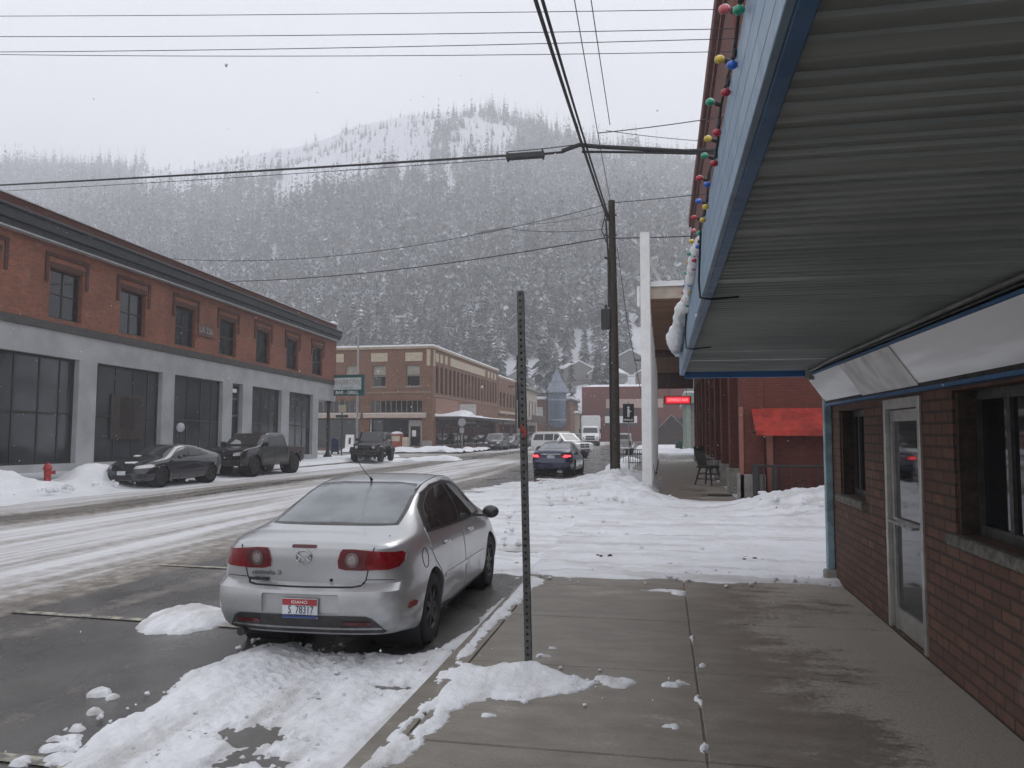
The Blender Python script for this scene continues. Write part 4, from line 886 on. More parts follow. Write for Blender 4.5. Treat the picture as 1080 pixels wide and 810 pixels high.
for w_ in (nw1, nw2, nw3):
    wo = window(NB, S, *w_, .14, DARKST, GLASS, [.38] if w_[1] - w_[0] < 1 else [.12, .75], (), .07)
    f = MB(); pbox(f, S, w_[0] - .06, w_[1] + .06, w_[2] - .09, w_[2] - .003, -.06, .2, .012); f.build('sill', pmat('weathered_sill', (.12, .11, .095), .9, var=.45, scale=14, bump=.4), wo)
    for c0, c1 in ((w_[0] + .002, w_[0] + .05), (w_[1] - .05, w_[1] - .002)): f = MB(); pbox(f, S, c0, c1, w_[2], w_[3] - .02, .02, .139); f.build('weathered_casing', WOODD, wo)
f = MB(); pbox(f, S, -3.9, 10.2, 2.13, 2.24, -.07, -.002); f.build('lintel_board', pmat('dark_tarred_board', (.03, .026, .024), .8, var=.4, scale=8), NB)
# sloping white sign box above the door
t = NT('white_sign_reflections'); v = t.obj(); n1 = t.noise(t.mapv(v, (1, .35, 5)), 2.2, 6, .6); w = t.N('ShaderNodeTexWave', i_Vector=t.mapv(v, (1, .22, 4)), i_Scale=1.3, i_Distortion=5., i_Detail=5.)
t.P('Base Color', t.mix(t.mr(t.math('ADD', t.math('MULTIPLY', w.outputs['Fac'], .45), n1), .5, 1.05), (.60, .60, .59), (.82, .83, .84))); t.P('Roughness', .3); SIGNW = t.m  # wavy pale streaks are smeared snow reflections put into the colour
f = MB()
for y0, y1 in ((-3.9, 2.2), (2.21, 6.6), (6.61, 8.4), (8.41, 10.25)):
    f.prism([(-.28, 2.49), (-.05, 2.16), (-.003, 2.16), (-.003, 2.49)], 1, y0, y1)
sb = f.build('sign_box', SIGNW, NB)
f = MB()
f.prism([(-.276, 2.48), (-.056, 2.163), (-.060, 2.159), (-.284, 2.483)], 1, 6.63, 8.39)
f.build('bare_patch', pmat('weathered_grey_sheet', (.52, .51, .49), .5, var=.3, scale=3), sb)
f = MB(); f.prism([(-.29, 2.493), (-.29, 2.515), (-.01, 2.515), (-.01, 2.493)], 1, -3.9, 10.27); f.prism([(-.085, 2.125), (-.07, 2.155), (-.004, 2.155), (-.004, 2.125)], 1, -3.9, 10.27); f.build('blue_edge', BLUEP, sb)
f = MB(); f.tube([(-.30, 10.0, 2.54), (-.31, 9.3, 2.545), (-.34, 8.9, 2.545)] + [(-.35 + .006 * math.sin(k), 8.4 - k * .9, 2.548) for k in range(13)], .016, 8); f.tube([(-.26, 10.0, 2.55), (-.27, 9.0, 2.555), (-.25, 6.5, 2.55), (-.26, 2, 2.555)], .008, 6); f.cyl((-.26, 9.95, 2.46), (-.26, 9.95, 2.58), .085, n=14); f.cyl((-.26, 9.95, 2.44), (-.26, 9.95, 2.46), .06, n=14)
f.build('conduit', pmat('old_conduit', (.16, .155, .15), .6, .3), NB)
f = MB(); f.box(-.09, -.004, 10.2, 10.31, 0, 2.54, .008); f.build('corner_post', pmat('chalky_blue_paint', (.22, .32, .36), .7, var=.3, scale=6, bump=.2), NB); f = MB(); f.box(-.13, .02, 10.15, 10.33, -.01, .12, .02); f.build('post_base', STONE, NB)
# metal canopy
MC = empty('metal_canopy', (0, 0, 0), 0, 'blue edged sidewalk canopy with corrugated metal soffit', 'canopy')
t = NT('corrugated_soffit'); v = t.obj(); n1 = t.noise(v, .8, 5); n2 = t.noise(t.mapv(v, (.4, 6, 1)), 2, 4)
t.P('Base Color', t.mix(t.mr(t.math('ADD', t.math('MULTIPLY', n1, .6), t.math('MULTIPLY', n2, .4)), .35, .65), (.27, .30, .29), (.41, .445, .43))); t.P('Roughness', .5); t.P('Metallic', .25); SOFF = t.m
prof = []; y = -3.9
while y < 10.2: dz_ = random.uniform(-.003, .003) - (.008 if random.random() < .08 else 0); prof += [(y, 2.585 + dz_), (y + .058, 2.583 + dz_), (y + .062, 2.572), (y + .074, 2.572), (y + .078, 2.585)]; y += .082
b = MB()
for (ya, za), (yb, zb) in zip(prof, prof[1:]): b.quad((.276, ya, za), (2.045, ya, za), (2.045, yb, zb), (.276, yb, zb))
b.build('soffit', SOFF, MC, recalc=False)
b = MB(); b.box(.278, 2.04, -4, 10.3, 2.62, 2.70); b.build('deck', GALV, MC)
b = MB(); b.box(.235, .276, -4, 10.36, 2.54, 2.86, .004); b.build('inner_fascia', BLUEP, MC)
b = MB()
for z0, z1 in ((2.541, 2.60), (2.601, 2.68), (2.681, 2.76), (2.761, 2.875)): b.box(.215, .2345, -4, 10.34, z0, z1, .002)
b.build('fascia', BLUEG, MC)
b = MB(); b.box(.28, 1.97, 10.28, 10.34, 2.50, 2.60, .004); b.build('end_trim', pmat('bright_blue_paint', (.035, .14, .36), .45, var=.1), MC)
xs = np.linspace(.22, 2.05, 22); ys = np.linspace(-4, 10.3, 120); X, Y = np.meshgrid(xs, ys); grid_mesh('snow', xs, ys, 2.72 + .15 * sstep(0, .3, X - .22) + .06 * fbm(X * 3, Y * 3, 3, 5), SNOW, parent=MC)
for y in (4.3, 6.9): b = MB(); b.tube([(.20, y - .25, 2.83), (.198, y - .02, 2.62), (.205, y, 2.53), (.26, y + .03, 2.525), (.33, y + .1, 2.54), (.42, y + .16, 2.555)], .006, 8); b.build('bracket', BLACK, MC)
ny_, na_ = 170, 22
yv = np.linspace(4.35, 10.36, ny_)[:, None] + np.zeros((1, na_)); av = np.linspace(0, 2 * PI, na_, endpoint=False)[None] + np.zeros((ny_, 1))
big = np.exp(-((yv - 8.6) / 1.5) ** 2); taper_ = np.sqrt(np.clip((yv - 4.35) / .35, 0, 1)) * np.sqrt(np.clip((10.36 - yv) / .2, 0, 1))
nn_ = fbm(yv * 3.5, np.cos(av) * 1.2 + 7, 4, 201) - .5; n3_ = fbm(yv * 16, np.cos(av) * 3 + np.sin(av) * 2 + 9, 3, 203) - .5
rr_ = (.042 + .062 * big) * (1 + .7 * nn_ + .6 * n3_) * taper_ + .002
xo = .205 - .055 * big + .05 * (fbm(yv * 1.4, yv * 0, 3, 207) - .5); zo = 2.885 - .055 * big + .05 * (fbm(yv * 2.1, yv * 0 + 4, 3, 209) - .5)
cv_ = np.stack([xo + rr_ * np.cos(av) * .9, yv, zo + rr_ * np.sin(av) * np.where(np.sin(av) < 0, 1.35, .9)], -1).reshape(-1, 3)
ii = np.arange((ny_ - 1) * na_).reshape(ny_ - 1, na_); jj = np.roll(ii, -1, axis=1)
fv_ = np.stack([ii, jj, jj + na_, ii + na_], -1).reshape(-1, 4)
tag(np_mesh('snow_lip', cv_, fv_, SNOW, 0), 'drooping ridge of snow along the canopy edge', 'snow ridge', kind='stuff')
SL = empty('string_lights', (.2, 5, 2.9), 0, 'string of coloured bulbs along the blue canopy edge', 'string lights')
b = MB(); pts = [(.0 + .005 * math.sin(k * .9) - .012, -3.6 + k * .1, -.02 + .008 * math.sin(k * .7 + .5)) for k in range(89)]; b.tube([(p[0] + .018, p[1], p[2]) for p in pts], .0045, 5); b.build('cable', pmat('green_black_cable', (.012, .02, .015), .6), SL)
BC = [pmat('bulb_' + n, c, .3, var=.25, scale=60, coat=.5) for n, c in (('blue', (.02, .12, .55)), ('red', (.42, .012, .03)), ('yellow', (.62, .45, .06)), ('green', (.02, .28, .17)), ('rose', (.55, .12, .14)))]
pts = [(p[0] + .018, p[1], p[2]) for p in pts]
order = [0, 2, 1, 3, 4, 0, 2, 1, 3, 1, 2, 1, 3, 0, 1, 2]
for i in range(62):
    k = int(1 + i * 1.4); p = pts[k]; s = 1 if i % 3 else -1; dx, dz = (-.006, -.05) if i % 2 else (-.024, .012)
    b = MB(); c = Vector((p[0] + dx * 1.5, p[1], p[2] + dz)); b.sphere(c, .0125, 1.25, 1, 1, 10, 8); bl = b.build('bulb', BC[order[i % 16]], SL, 0)
    b = MB(); b.cyl(p, (p[0] + dx * .8, p[1], p[2] + dz * .6), .008, n=6); b.build('socket', BLACK, bl)
# ================================================================== vehicles
def apply_bool(me, cutters):
    """subtract cutter meshes from a mesh, return the new mesh"""
    o = bpy.data.objects.new('tmp', me); COL.objects.link(o); cs = []
    for c in cutters:
        bmesh.ops.recalc_face_normals(c.bm, faces=c.bm.faces); m = bpy.data.meshes.new('c'); c.bm.to_mesh(m); c.bm.free()
        co = bpy.data.objects.new('cut', m); COL.objects.link(co); cs.append(co)
        md = o.modifiers.new('b', 'BOOLEAN'); md.operation = 'DIFFERENCE'; md.object = co; md.solver = 'EXACT'
    dg = bpy.context.evaluated_depsgraph_get(); dg.update()
    out = bpy.data.meshes.new_from_object(o.evaluated_get(dg))
    for x in cs + [o]: bpy.data.objects.remove(x)
    return out
def cat_rom(P, n):
    out = []
    for i in range(len(P) - 1):
        a, b, c, d = P[max(i - 1, 0)], P[i], P[i + 1], P[min(i + 2, len(P) - 1)]
        for k in range(n):
            t = k / n
            q = .5 * ((2 * b) + (-a + c) * t + (2 * a - 5 * b + 4 * c - d) * t * t + (-a + 3 * b - 3 * c + d) * t ** 3); out.append(q)
    return out + [P[-1]]
def smooth_table(rows, n=90):
    rows = sorted(rows); A = np.array(rows, float); ys = np.linspace(A[0, 0], A[-1, 0], n)
    y = np.concatenate([np.linspace(A[0, 0], A[0, 0] + .06, 5)[:-1], np.linspace(A[0, 0] + .06, A[-1, 0] - .06, n), np.linspace(A[-1, 0] - .06, A[-1, 0], 5)[1:]])
    out = [y]
    for c in range(1, A.shape[1]):
        v = np.interp(np.linspace(A[0, 0], A[-1, 0], 400), A[:, 0], A[:, c])
        for _ in range(2):
            k = 13; vp = np.concatenate([2 * v[0] - v[k:0:-1], v, 2 * v[-1] - v[-2:-k - 2:-1]]); v = np.convolve(vp, np.ones(2 * k + 1) / (2 * k + 1), 'valid')
        out.append(np.interp(y, np.linspace(A[0, 0], A[-1, 0], 400), v))
    return np.stack(out, 1)
def loft_body(rows, tail, nose, plan=.16, plann=.2, piv=1.75, pivn=1.6):
    """rows: y, z bottom, z shoulder, z top, half width, shoulder half width, greenhouse 0-1, rail half width"""
    T = smooth_table(rows); y0, y1 = T[0, 0], T[-1, 0]
    def mapy(p, y):
        x, z = abs(p.x), p.z
        if y < -piv:
            e = np.interp(z, [a for a, b in tail], [b for a, b in tail]) + plan * (x / .87) ** 2.8
            return -piv + (y + piv) * (e + piv) / (y0 + piv)
        if y > pivn:
            e = np.interp(z, [a for a, b in nose], [b for a, b in nose]) - plann * (x / .87) ** 2.4
            return pivn + (y - pivn) * (e - pivn) / (y1 - pivn)
        return y
    b = bmesh.new(); rings = []
    for j, (y, zb, zs, zt, wm, wb, g, wr) in enumerate(T):
        if j < 5: f = (.94, .965, .983, .994, 1)[j]
        elif j >= len(T) - 5: f = (1, .994, .983, .965, .94)[j - len(T) + 5]
        else: f = 1
        wm, wb = wm * f, wb * f; zr = zt - .055
        A = Vector(((wb + wr) / 2 + .035, 0, (zs + zr) / 2)); B = Vector((wr, 0, zr)); C = Vector((wr - .13, 0, zt - .018)); D = Vector((wr * .5, 0, zt - .004))
        dz = zt - zs
        a = Vector((wb * .965, 0, zs + .38 * dz)); bb = Vector((wb * .88, 0, zs + .68 * dz)); c = Vector((wb * .68, 0, zs + .88 * dz)); d = Vector((wb * .36, 0, zs + .97 * dz))
        pts = [Vector((0, 0, zb)), Vector((wm * .55, 0, zb)), Vector((wm * .88, 0, zb + .005)), Vector((wm * .965, 0, zb + .06)), Vector((wm * .995, 0, zb + .2)), Vector((wm, 0, zb + (zs - zb) * .55)), Vector((wb + (wm - wb) * .45, 0, zs - .09)), Vector((wb, 0, zs))]
        pts += [a.lerp(A, g), bb.lerp(B, g), c.lerp(C, g), d.lerp(D, g), Vector((0, 0, zt))]
        half = cat_rom(pts, 4)
        full = half + [Vector((-p.x, 0, p.z)) for p in half[-2:0:-1]]
        rings.append([b.verts.new((p.x, mapy(p, y), p.z)) for p in full])
    n = len(rings[0])
    for r, s in zip(rings, rings[1:]):
        for k in range(n): b.faces.new((r[k], r[(k + 1) % n], s[(k + 1) % n], s[k]))
    for ring, row, y in ((rings[0], T[0], y0), (rings[-1], T[-1], y1)):
        h = len(ring) // 2     # ring[0] bottom centre .. ring[h] top centre; strips between mirrored points
        prev = None
        cols = 14
        for k in range(0, h + 1):
            R_, L_ = ring[k], ring[(n - k) % n]
            if R_ is L_: row_ = [R_] * (cols + 1)
            else:
                row_ = [L_]
                for c in range(1, cols):
                    p = L_.co.lerp(R_.co, c / cols); q = Vector((p.x, 0, p.z)); row_.append(b.verts.new((p.x, mapy(q, y), p.z)))
                row_.append(R_)
            if prev:
                for c in range(cols):
                    q = []
                    for v in (prev[c], prev[c + 1], row_[c + 1], row_[c]):
                        if v not in q: q.append(v)
                    if len(q) >= 3:
                        try: b.faces.new(q)
                        except ValueError: pass
            prev = row_
    bmesh.ops.recalc_face_normals(b, faces=b.faces)
    me = bpy.data.meshes.new('body'); b.to_mesh(me); b.free(); return me
def bvh_of(me):
    b = bmesh.new(); b.from_mesh(me); t = BVHTree.FromBMesh(b); b.free(); return t
DIRS = {'rear': ((0, 1, 0), lambda a, c: Vector((a, -6, c))), 'front': ((0, -1, 0), lambda a, c: Vector((a, 6, c))), 'right': ((-1, 0, 0), lambda a, c: Vector((4, a, c))), 'left': ((1, 0, 0), lambda a, c: Vector((-4, a, c))), 'top': ((0, 0, -1), lambda a, c: Vector((a, c, 5)))}
def panel(bvh, poly, view, off=.004, step=.06, inset=.012):
    """cut a plate to shape and lay it on the body, with a folded-in rim"""
    d, org = DIRS[view]; d = Vector(d); b = bmesh.new()
    f = b.faces.new([b.verts.new((p[0], p[1], 0)) for p in poly])
    for ax in (0, 1):
        lo, hi = min(p[ax] for p in poly), max(p[ax] for p in poly); k = max(1, int((hi - lo) / step))
        for i in range(1, k):
            co = [0, 0, 0]; co[ax] = lo + (hi - lo) * i / k; no = [0, 0, 0]; no[ax] = 1
            bmesh.ops.bisect_plane(b, geom=list(b.verts) + list(b.edges) + list(b.faces), plane_co=co, plane_no=no)
    bmesh.ops.triangulate(b, faces=[f for f in b.faces if len(f.verts) > 4])
    miss = []; last = None
    for v in b.verts:
        hit, nrm, _, _ = bvh.ray_cast(org(v.co.x, v.co.y), d)
        if hit is None: miss.append(v); continue
        if nrm.dot(d) > 0: nrm = -nrm
        v.co = hit - d * off * .5 + nrm * off * .7
    bmesh.ops.delete(b, geom=miss, context='VERTS')
    be = [e for e in b.edges if e.is_boundary]
    if inset and be:
        r = bmesh.ops.extrude_edge_only(b, edges=be)
        for v in [g for g in r['geom'] if isinstance(g, bmesh.types.BMVert)]: v.co += d * (off + inset)
    bmesh.ops.recalc_face_normals(b, faces=b.faces)
    vis = sum(f.normal.dot(d) * f.calc_area() for f in b.faces)
    if vis > 0: bmesh.ops.reverse_faces(b, faces=b.faces)
    m = MB(); m.bm.free(); m.bm = b; return m
def strip(pts, w):
    """polyline to thin polygon"""
    L, Rr = [], []
    for i, p in enumerate(pts):
        a = Vector(pts[max(i - 1, 0)]); c = Vector(pts[min(i + 1, len(pts) - 1)]); d = (c - a).normalized(); n = Vector((-d.y, d.x)) * w / 2
        L.append((p[0] + n.x, p[1] + n.y)); Rr.append((p[0] - n.x, p[1] - n.y))
    return L + Rr[::-1]
def paint(name, c, rough=.35, metal=0., coat=1., dirt=.3, dcol=(.19, .175, .16)):
    t = NT(name); v = t.obj(); s = t.N('ShaderNodeSeparateXYZ', i_0=v)
    n = t.noise(v, 3.5, 6, .65); n2 = t.noise(v, 300, 1)
    spl = t.math('MULTIPLY', t.mr(s.outputs[2], .25, .75, 1, .12), dirt)
    f = t.math('MULTIPLY', t.mr(n, .35, .7), spl)
    base = t.mix(t.mr(n2, .3, .7), tuple(q * .92 for q in c), tuple(min(1, q * 1.08) for q in c))
    t.P('Base Color', t.mix(f, base, dcol)); t.P('Metallic', t.math('MULTIPLY', t.math('SUBTRACT', 1., f), metal) if metal else 0.)
    t.P('Roughness', t.math('ADD', t.math('MULTIPLY', f, .4), rough)); t.P('Coat Weight', t.math('MULTIPLY', t.math('SUBTRACT', 1., f), coat)); t.P('Coat Roughness', .05); MATS[name] = t.m; return t.m
def wheel(root, x, y, r, w, rimr, spokes=7, rimm=None, snow=False):
    """x is the outer face, sign gives the side; tyre with rim sub-part"""
    s = 1 if x > 0 else -1; M = Matrix.Translation((x, y, r)) @ Matrix.Rotation(s * PI / 2, 4, 'Y')
    b = MB(); b.lathe([(rimr, -w), (r * .93, -w), (r, -w * .82), (r, -w * .18), (r * .955, -.012), (r * .87, .0), (rimr * 1.02, -.006), (rimr, -.03)], 32, M)
    ty = b.build('wheel', RUBBER, root, 40)
    b = MB(); b.lathe([(rimr, -.012), (rimr * .95, -.005), (rimr * .9, -.03), (rimr * .88, -.07), (.05, -.075)], 28, M, False); b.lathe([(.03, -.02), (.06, -.022), (.065, -.05)], 14, M)
    for k in range(spokes):
        b.prism([(-.028, .04), (.028, .04), (.02, rimr * .93), (-.02, rimr * .93)], 2, -.05, -.016, M=M @ Matrix.Rotation(2 * PI * k / spokes, 4, 'Z'))
    b.build('rim', rimm or pmat('grimy_rim', (.045, .045, .045), .5, .5, var=.4, scale=20), ty, 40); return ty
def arch_cut(y, z, r, x0=.45, x1=1.2):
    out = []
    for s in (-1, 1):
        m = MB(); m.cyl((s * x0, y, z), (s * x1, y, z), r, n=40); out.append(m)
    return out
def liner(root, ys, z, r, x=.84):
    for y in ys:
        for s in (-1, 1):
            b = MB(); b.cyl((s * .40, y, z), (s * (x - .012), y, z), r + .012, n=32, cap=False); b.cyl((s * .40, y, z), (s * .405, y, z), r + .012, n=32); b.build('wheel_arch', BLACK, root, 40)
def mirror_(p): return [(-a, c) for a, c in p[::-1]]
def car(root, me, cutters, pm, panels, wheels, lz, lr, lys, lx=.84):
    """body with arches, then the plates: (name, view, polygon, material, offset[, parent name])"""
    bvh = bvh_of(me); out = apply_bool(me, cutters)
    link_mesh('body', out, pm, root, 38); made = {}
    for q in panels:
        nm, vw, poly, mt, off = q[:5]; par = made.get(q[5], root) if len(q) > 5 else root
        made[nm] = panel(bvh, poly, vw, off, q[6] if len(q) > 6 else .06).build(nm, mt, par, 30, False)
    liner(root, lys, lz, lr, lx)
    for w in wheels: wheel(root, *w)
    return made
def both(L, rot=False):
    out = []
    for q in L: out.append(q); out.append((q[0], 'left', *q[2:]))
    return out
SEAM = pmat('panel_gap', (.012, .012, .013), .8)
TRIMK = pmat('window_trim', (.018, .018, .019), .35)

# ---------------- silver sedan (the big one)
rows = [(-2.25, .25, .93, 1.015, .79, .70, 0, .5), (-2.1, .24, .955, 1.04, .845, .765, 0, .53), (-1.8, .22, .965, 1.062, .873, .80, 0, .55), (-1.62, .2, .965, 1.085, .876, .81, .05, .555), (-1.3, .19, .955, 1.215, .874, .81, .55, .56), (-.95, .185, .945, 1.345, .873, .812, .92, .565), (-.6, .18, .94, 1.425, .872, .813, 1, .575),
        (-.1, .18, .93, 1.463, .872, .814, 1, .585), (.3, .18, .92, 1.455, .872, .813, 1, .58), (.6, .18, .91, 1.40, .872, .81, 1, .57), (1.0, .185, .895, 1.20, .873, .80, .6, .56), (1.25, .19, .88, 1.055, .874, .795, .1, .55), (1.4, .2, .86, 1.0, .874, .79, 0, .55), (1.8, .21, .79, .90, .86, .76, 0, .5), (2.08, .2, .69, .77, .82, .69, 0, .45), (2.2, .22, .60, .67, .76, .6, 0, .4)]
tail = [(0, -2.10), (.24, -2.14), (.31, -2.22), (.42, -2.285), (.55, -2.30), (.625, -2.29), (.66, -2.25), (.675, -2.20), (.72, -2.205), (.88, -2.215), (.96, -2.21), (1.0, -2.19), (1.03, -2.14), (1.1, -2.06)]
nose = [(0, 2.05), (.2, 2.12), (.35, 2.20), (.5, 2.22), (.6, 2.19), (.7, 2.12), (.8, 2.0), (1, 1.9)]
MZ = empty('silver_sedan', (-2.98, 8.28, -.115), R(1.2), 'silver four door sedan parked at the kerb with snow under its rear', 'car')
SILVER = paint('silver_paint', (.455, .46, .47), .34, .75, 1, .9, (.26, .26, .26))
me = loft_body(rows, tail, nose)
m1 = MB(); m1.box(-.335, .335, -2.6, -2.252, .435, .598, .012)
cut = arch_cut(-1.32, .315, .365) + arch_cut(1.32, .315, .365) + [m1]
glassz = pmat('sky_misted_rear_glass', (.17, .19, .20), .12, var=.25, scale=2.5, spec=.6)  # pale base colour stands in for reflected sky plus a thin mist film
sideg = pmat('tinted_side_glass', (.02, .022, .024), .05, spec=.6)
side = []
rd = [(-1.02, .30), (-.62, .26), (-.10, .26), (-.10, .905), (-.16, 1.36), (-.55, 1.375), (-.95, 1.255), (-1.33, 1.02), (-1.34, .86), (-1.22, .72), (-1.08, .62), (-.99, .5)]
fd = [(-.07, .26), (.93, .26), (.97, .5), (.985, .8), (.93, 1.0), (.72, 1.16), (.40, 1.335), (.1, 1.385), (-.13, 1.38), (-.07, .9)]
side += [('door', 'right', rd, SILVER, .0045), ('door', 'right', fd, SILVER, .0045)]
wtrim = [(-1.33, .99), (-1.3, 1.05), (-1.08, 1.205), (-.82, 1.315), (-.5, 1.378), (-.1, 1.398), (.22, 1.37), (.48, 1.28), (.75, 1.115), (.95, .965), (.93, .94), (.2, .945), (-.6, .965), (-1.2, .985)]
side += [('window_trim', 'right', wtrim, TRIMK, .0075)]
w1 = [(-1.20, 1.01), (-1.13, 1.10), (-1.0, 1.19), (-.92, 1.23), (-.86, 1.0)]
w2 = [(-.82, 1.0), (-.88, 1.245), (-.7, 1.31), (-.45, 1.352), (-.20, 1.362), (-.155, .985), (-.5, .99)]
w3 = [(-.045, .98), (-.085, 1.362), (.16, 1.34), (.42, 1.245), (.66, 1.10), (.80, .985), (.4, .97)]
side += [('window', 'right', w, sideg, .010) for w in (w1, w2, w3)]
side += [('door_moulding', 'right', [(-.95, .52), (.85, .50), (.85, .54), (-.95, .565)], SILVER, .011), ('sill_trim', 'right', [(-.92, .215), (.9, .215), (.92, .27), (-.94, .27)], BLACK, .004),
         ('side_marker', 'right', [(-2.01, .455), (-1.86, .455), (-1.85, .485), (-1.89, .505), (-2.0, .50)], REDL, .006), ('fuel_flap_gap', 'right', strip([(-1.55 + .085 * math.cos(a), .80 + .085 * math.sin(a)) for a in np.linspace(0, 6.28, 21)], .006), SEAM, .0025)]
P_ = both(side)
tl = [(.30, .80), (.36, .785), (.50, .782), (.70, .788), (.765, .805), (.79, .845), (.79, .895), (.765, .92), (.60, .938), (.42, .955), (.335, .955), (.315, .93), (.295, .86)]
TLD = pmat('dark_red_lamp', (.09, .004, .007), .14, coat=.35, var=.2)
rear = []
for s in (1, -1):
    f = (lambda p: p) if s > 0 else mirror_
    rear += [('tail_light', 'rear', f(tl), REDL, .012), ('inner_lens', 'rear', f([(.315, .806), (.37, .792), (.52, .79), (.535, .935), (.42, .947), (.342, .946), (.325, .92), (.308, .86)]), TLD, .016, 'tail_light'), ('lamp_round', 'rear', f([(.415 + .056 * math.cos(a), .868 + .060 * math.sin(a)) for a in np.linspace(0, 6.28, 18)[:-1]]), pmat('grey_reflector', (.16, .12, .12), .25, .6, coat=.4), .020, 'tail_light', .03),
             ('lamp_bulb', 'rear', f([(.415 + .034 * math.cos(a), .868 + .036 * math.sin(a)) for a in np.linspace(0, 6.28, 14)[:-1]]), pmat('dim_bulb', (.32, .27, .26), .2, .5, coat=.4), .023, 'tail_light', .03),
             ('reflector', 'rear', f([(.36, .35), (.57, .35), (.585, .362), (.575, .378), (.36, .385)]), TLD, .012)]
rear += [('trunk_gap', 'rear', strip([(-.63, 1.03), (-.585, .96), (-.545, .80), (-.52, .70), (-.49, .662), (-.42, .652), (0, .648), (.42, .652), (.49, .662), (.52, .70), (.545, .80), (.585, .96), (.63, 1.03)], .009), SEAM, .0025),
         ('bumper_gap', 'rear', strip([(-.80, .70), (-.64, .705), (-.525, .705)], .005), SEAM, .0025), ('bumper_gap', 'rear', strip([(.525, .705), (.64, .705), (.80, .70)], .005), SEAM, .0025),
         ('valance', 'rear', [(-.66, .272), (.66, .272), (.69, .29), (.60, .40), (.55, .425), (.40, .43), (-.40, .43), (-.55, .425), (-.60, .40), (-.69, .29)], pmat('grey_black_plastic', (.035, .034, .034), .6, var=.4, scale=8), .006),
         ('stop_lamp', 'rear', [(-.10, .958), (.10, .958), (.11, .97), (.10, .984), (-.10, .984), (-.11, .97)], TLD, .008),
         ('rear_window_trim', 'rear', [(-.60, 1.085), (.60, 1.085), (.585, 1.19), (.535, 1.385), (.3, 1.408), (-.3, 1.408), (-.535, 1.385), (-.585, 1.19)], TRIMK, .003),
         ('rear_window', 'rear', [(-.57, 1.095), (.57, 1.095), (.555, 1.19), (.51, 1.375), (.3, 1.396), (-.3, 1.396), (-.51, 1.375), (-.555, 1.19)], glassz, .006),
         ('key_lock', 'rear', [(.235 + .014 * math.cos(a), .70 + .014 * math.sin(a)) for a in np.linspace(0, 6.28, 12)[:-1]], SEAM, .005)]
P_ += rear
P_ += [('windshield', 'top', [(-.6, 1.08), (.6, 1.08), (.5, .52), (-.5, .52)], sideg, .004), ('roof_seam', 'top', strip([(.535, -.9), (.53, -.3), (.52, .5)], .008), SEAM, .002), ('roof_seam', 'top', strip([(-.535, -.9), (-.53, -.3), (-.52, .5)], .008), SEAM, .002)]
wl_ = [(s * .858, y, .315, .20, .20, 7) for s in (1, -1) for y in (-1.32, 1.32)]
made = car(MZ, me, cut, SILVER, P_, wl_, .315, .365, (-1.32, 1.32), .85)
BD = bvh_of(loft_body(rows, tail, nose))
for s in (1, -1):
    for y in (-.86, .16):
        b = MB(); b.box(s * .868 - .018, s * .868 + .020, y - .085, y + .085, .835, .865, .012, seg=2); b.build('door_handle', SILVER, MZ, 40)
    b = MB(); b.sphere((s * .985, .72, .985), .1, 1.0, .55, .75, 14, 10); b.box(min(s * .80, s * .96), max(s * .80, s * .96), .68, .74, .93, .96, .008)
    mr_ = b.build('mirror', SILVER if s < 0 else pmat('dark_mirror_shell', (.05, .05, .052), .3, coat=.5), MZ, 40)
# badge, letters, plate
b = MB(); MR = Matrix.Translation((0, -2.222, .93)) @ Matrix.Rotation(PI / 2, 4, 'X')
b.tube([(.066 * math.cos(a), -2.226, .885 + .055 * math.sin(a)) for a in np.linspace(0, 2 * PI, 29)], .006, 6)
b.tube([(-.058, -2.228, .908), (-.03, -2.229, .888), (0, -2.23, .872), (.03, -2.229, .888), (.058, -2.228, .908)], .006, 6); b.tube([(-.05, -2.228, .855), (-.026, -2.229, .882), (0, -2.23, .868), (.026, -2.229, .882), (.05, -2.228, .855)], .004, 6)
b.build('badge', CHROME, MZ)
MT_ = lambda x, y, z: Matrix.Translation((x, y, z)) @ Matrix.Rotation(PI / 2, 4, 'X')
text_mesh('lettering', 'mazda 3', .05, pmat('dull_chrome_letters', (.16, .16, .165), .35, .8), MZ, MT_(-.33, -2.203, .748), .004, sx=1.6, bold=.002)
text_mesh('dealer_lettering', 'WALLACE', .028, BLACK, MZ, MT_(-.40, -2.203, .695), .003, sx=1.3, bold=.003)
pl_ = MB(); pl_.box(-.155, .155, -2.284, -2.272, .402, .560, .004); plate = pl_.build('license_plate', pmat('plate_white', (.55, .57, .60), .5), MZ)
b = MB(); b.box(-.15, .15, -2.2875, -2.2845, .506, .556); b.build('plate_band', pmat('plate_red', (.32, .035, .04), .5), plate)
b = MB(); b.box(-.15, .15, -2.2875, -2.2845, .405, .431); b.build('plate_foot', pmat('plate_blue', (.02, .05, .17), .5), plate)
text_mesh('lettering', 'IDAHO', .034, WHITEP, plate, MT_(0, -2.289, .531), .001, sx=1.3)
text_mesh('lettering', 'S  78317', .088, pmat('plate_ink', (.015, .02, .05), .5), plate, MT_(0.01, -2.286, .468), .001, sx=.72)
b = MB(); b.cyl((0, -.62, 1.425), (0, -.66, 1.452), .016, .01, 8); b.tube([(0, -.65, 1.44), (-.0, -.84, 1.53), (-.0, -1.05, 1.645)], .0035, 5); b.build('antenna', BLACK, MZ)
b = MB(); b.cyl((.0, -2.05, .25), (.0, -1.6, .25), .03); b.box(-.7, .7, -1.2, 2.0, .19, .26); b.cyl((-.56, -2.2, .25), (-.56, -1.7, .26), .035); b.build('underbody', BLACK, MZ)
b = MB()
for x in (-.36, .36):
    b.box(x - .1, x + .1, -1.0, -.93, 1.14, 1.28, .03)
b.build('headrest', BLACK, MZ)

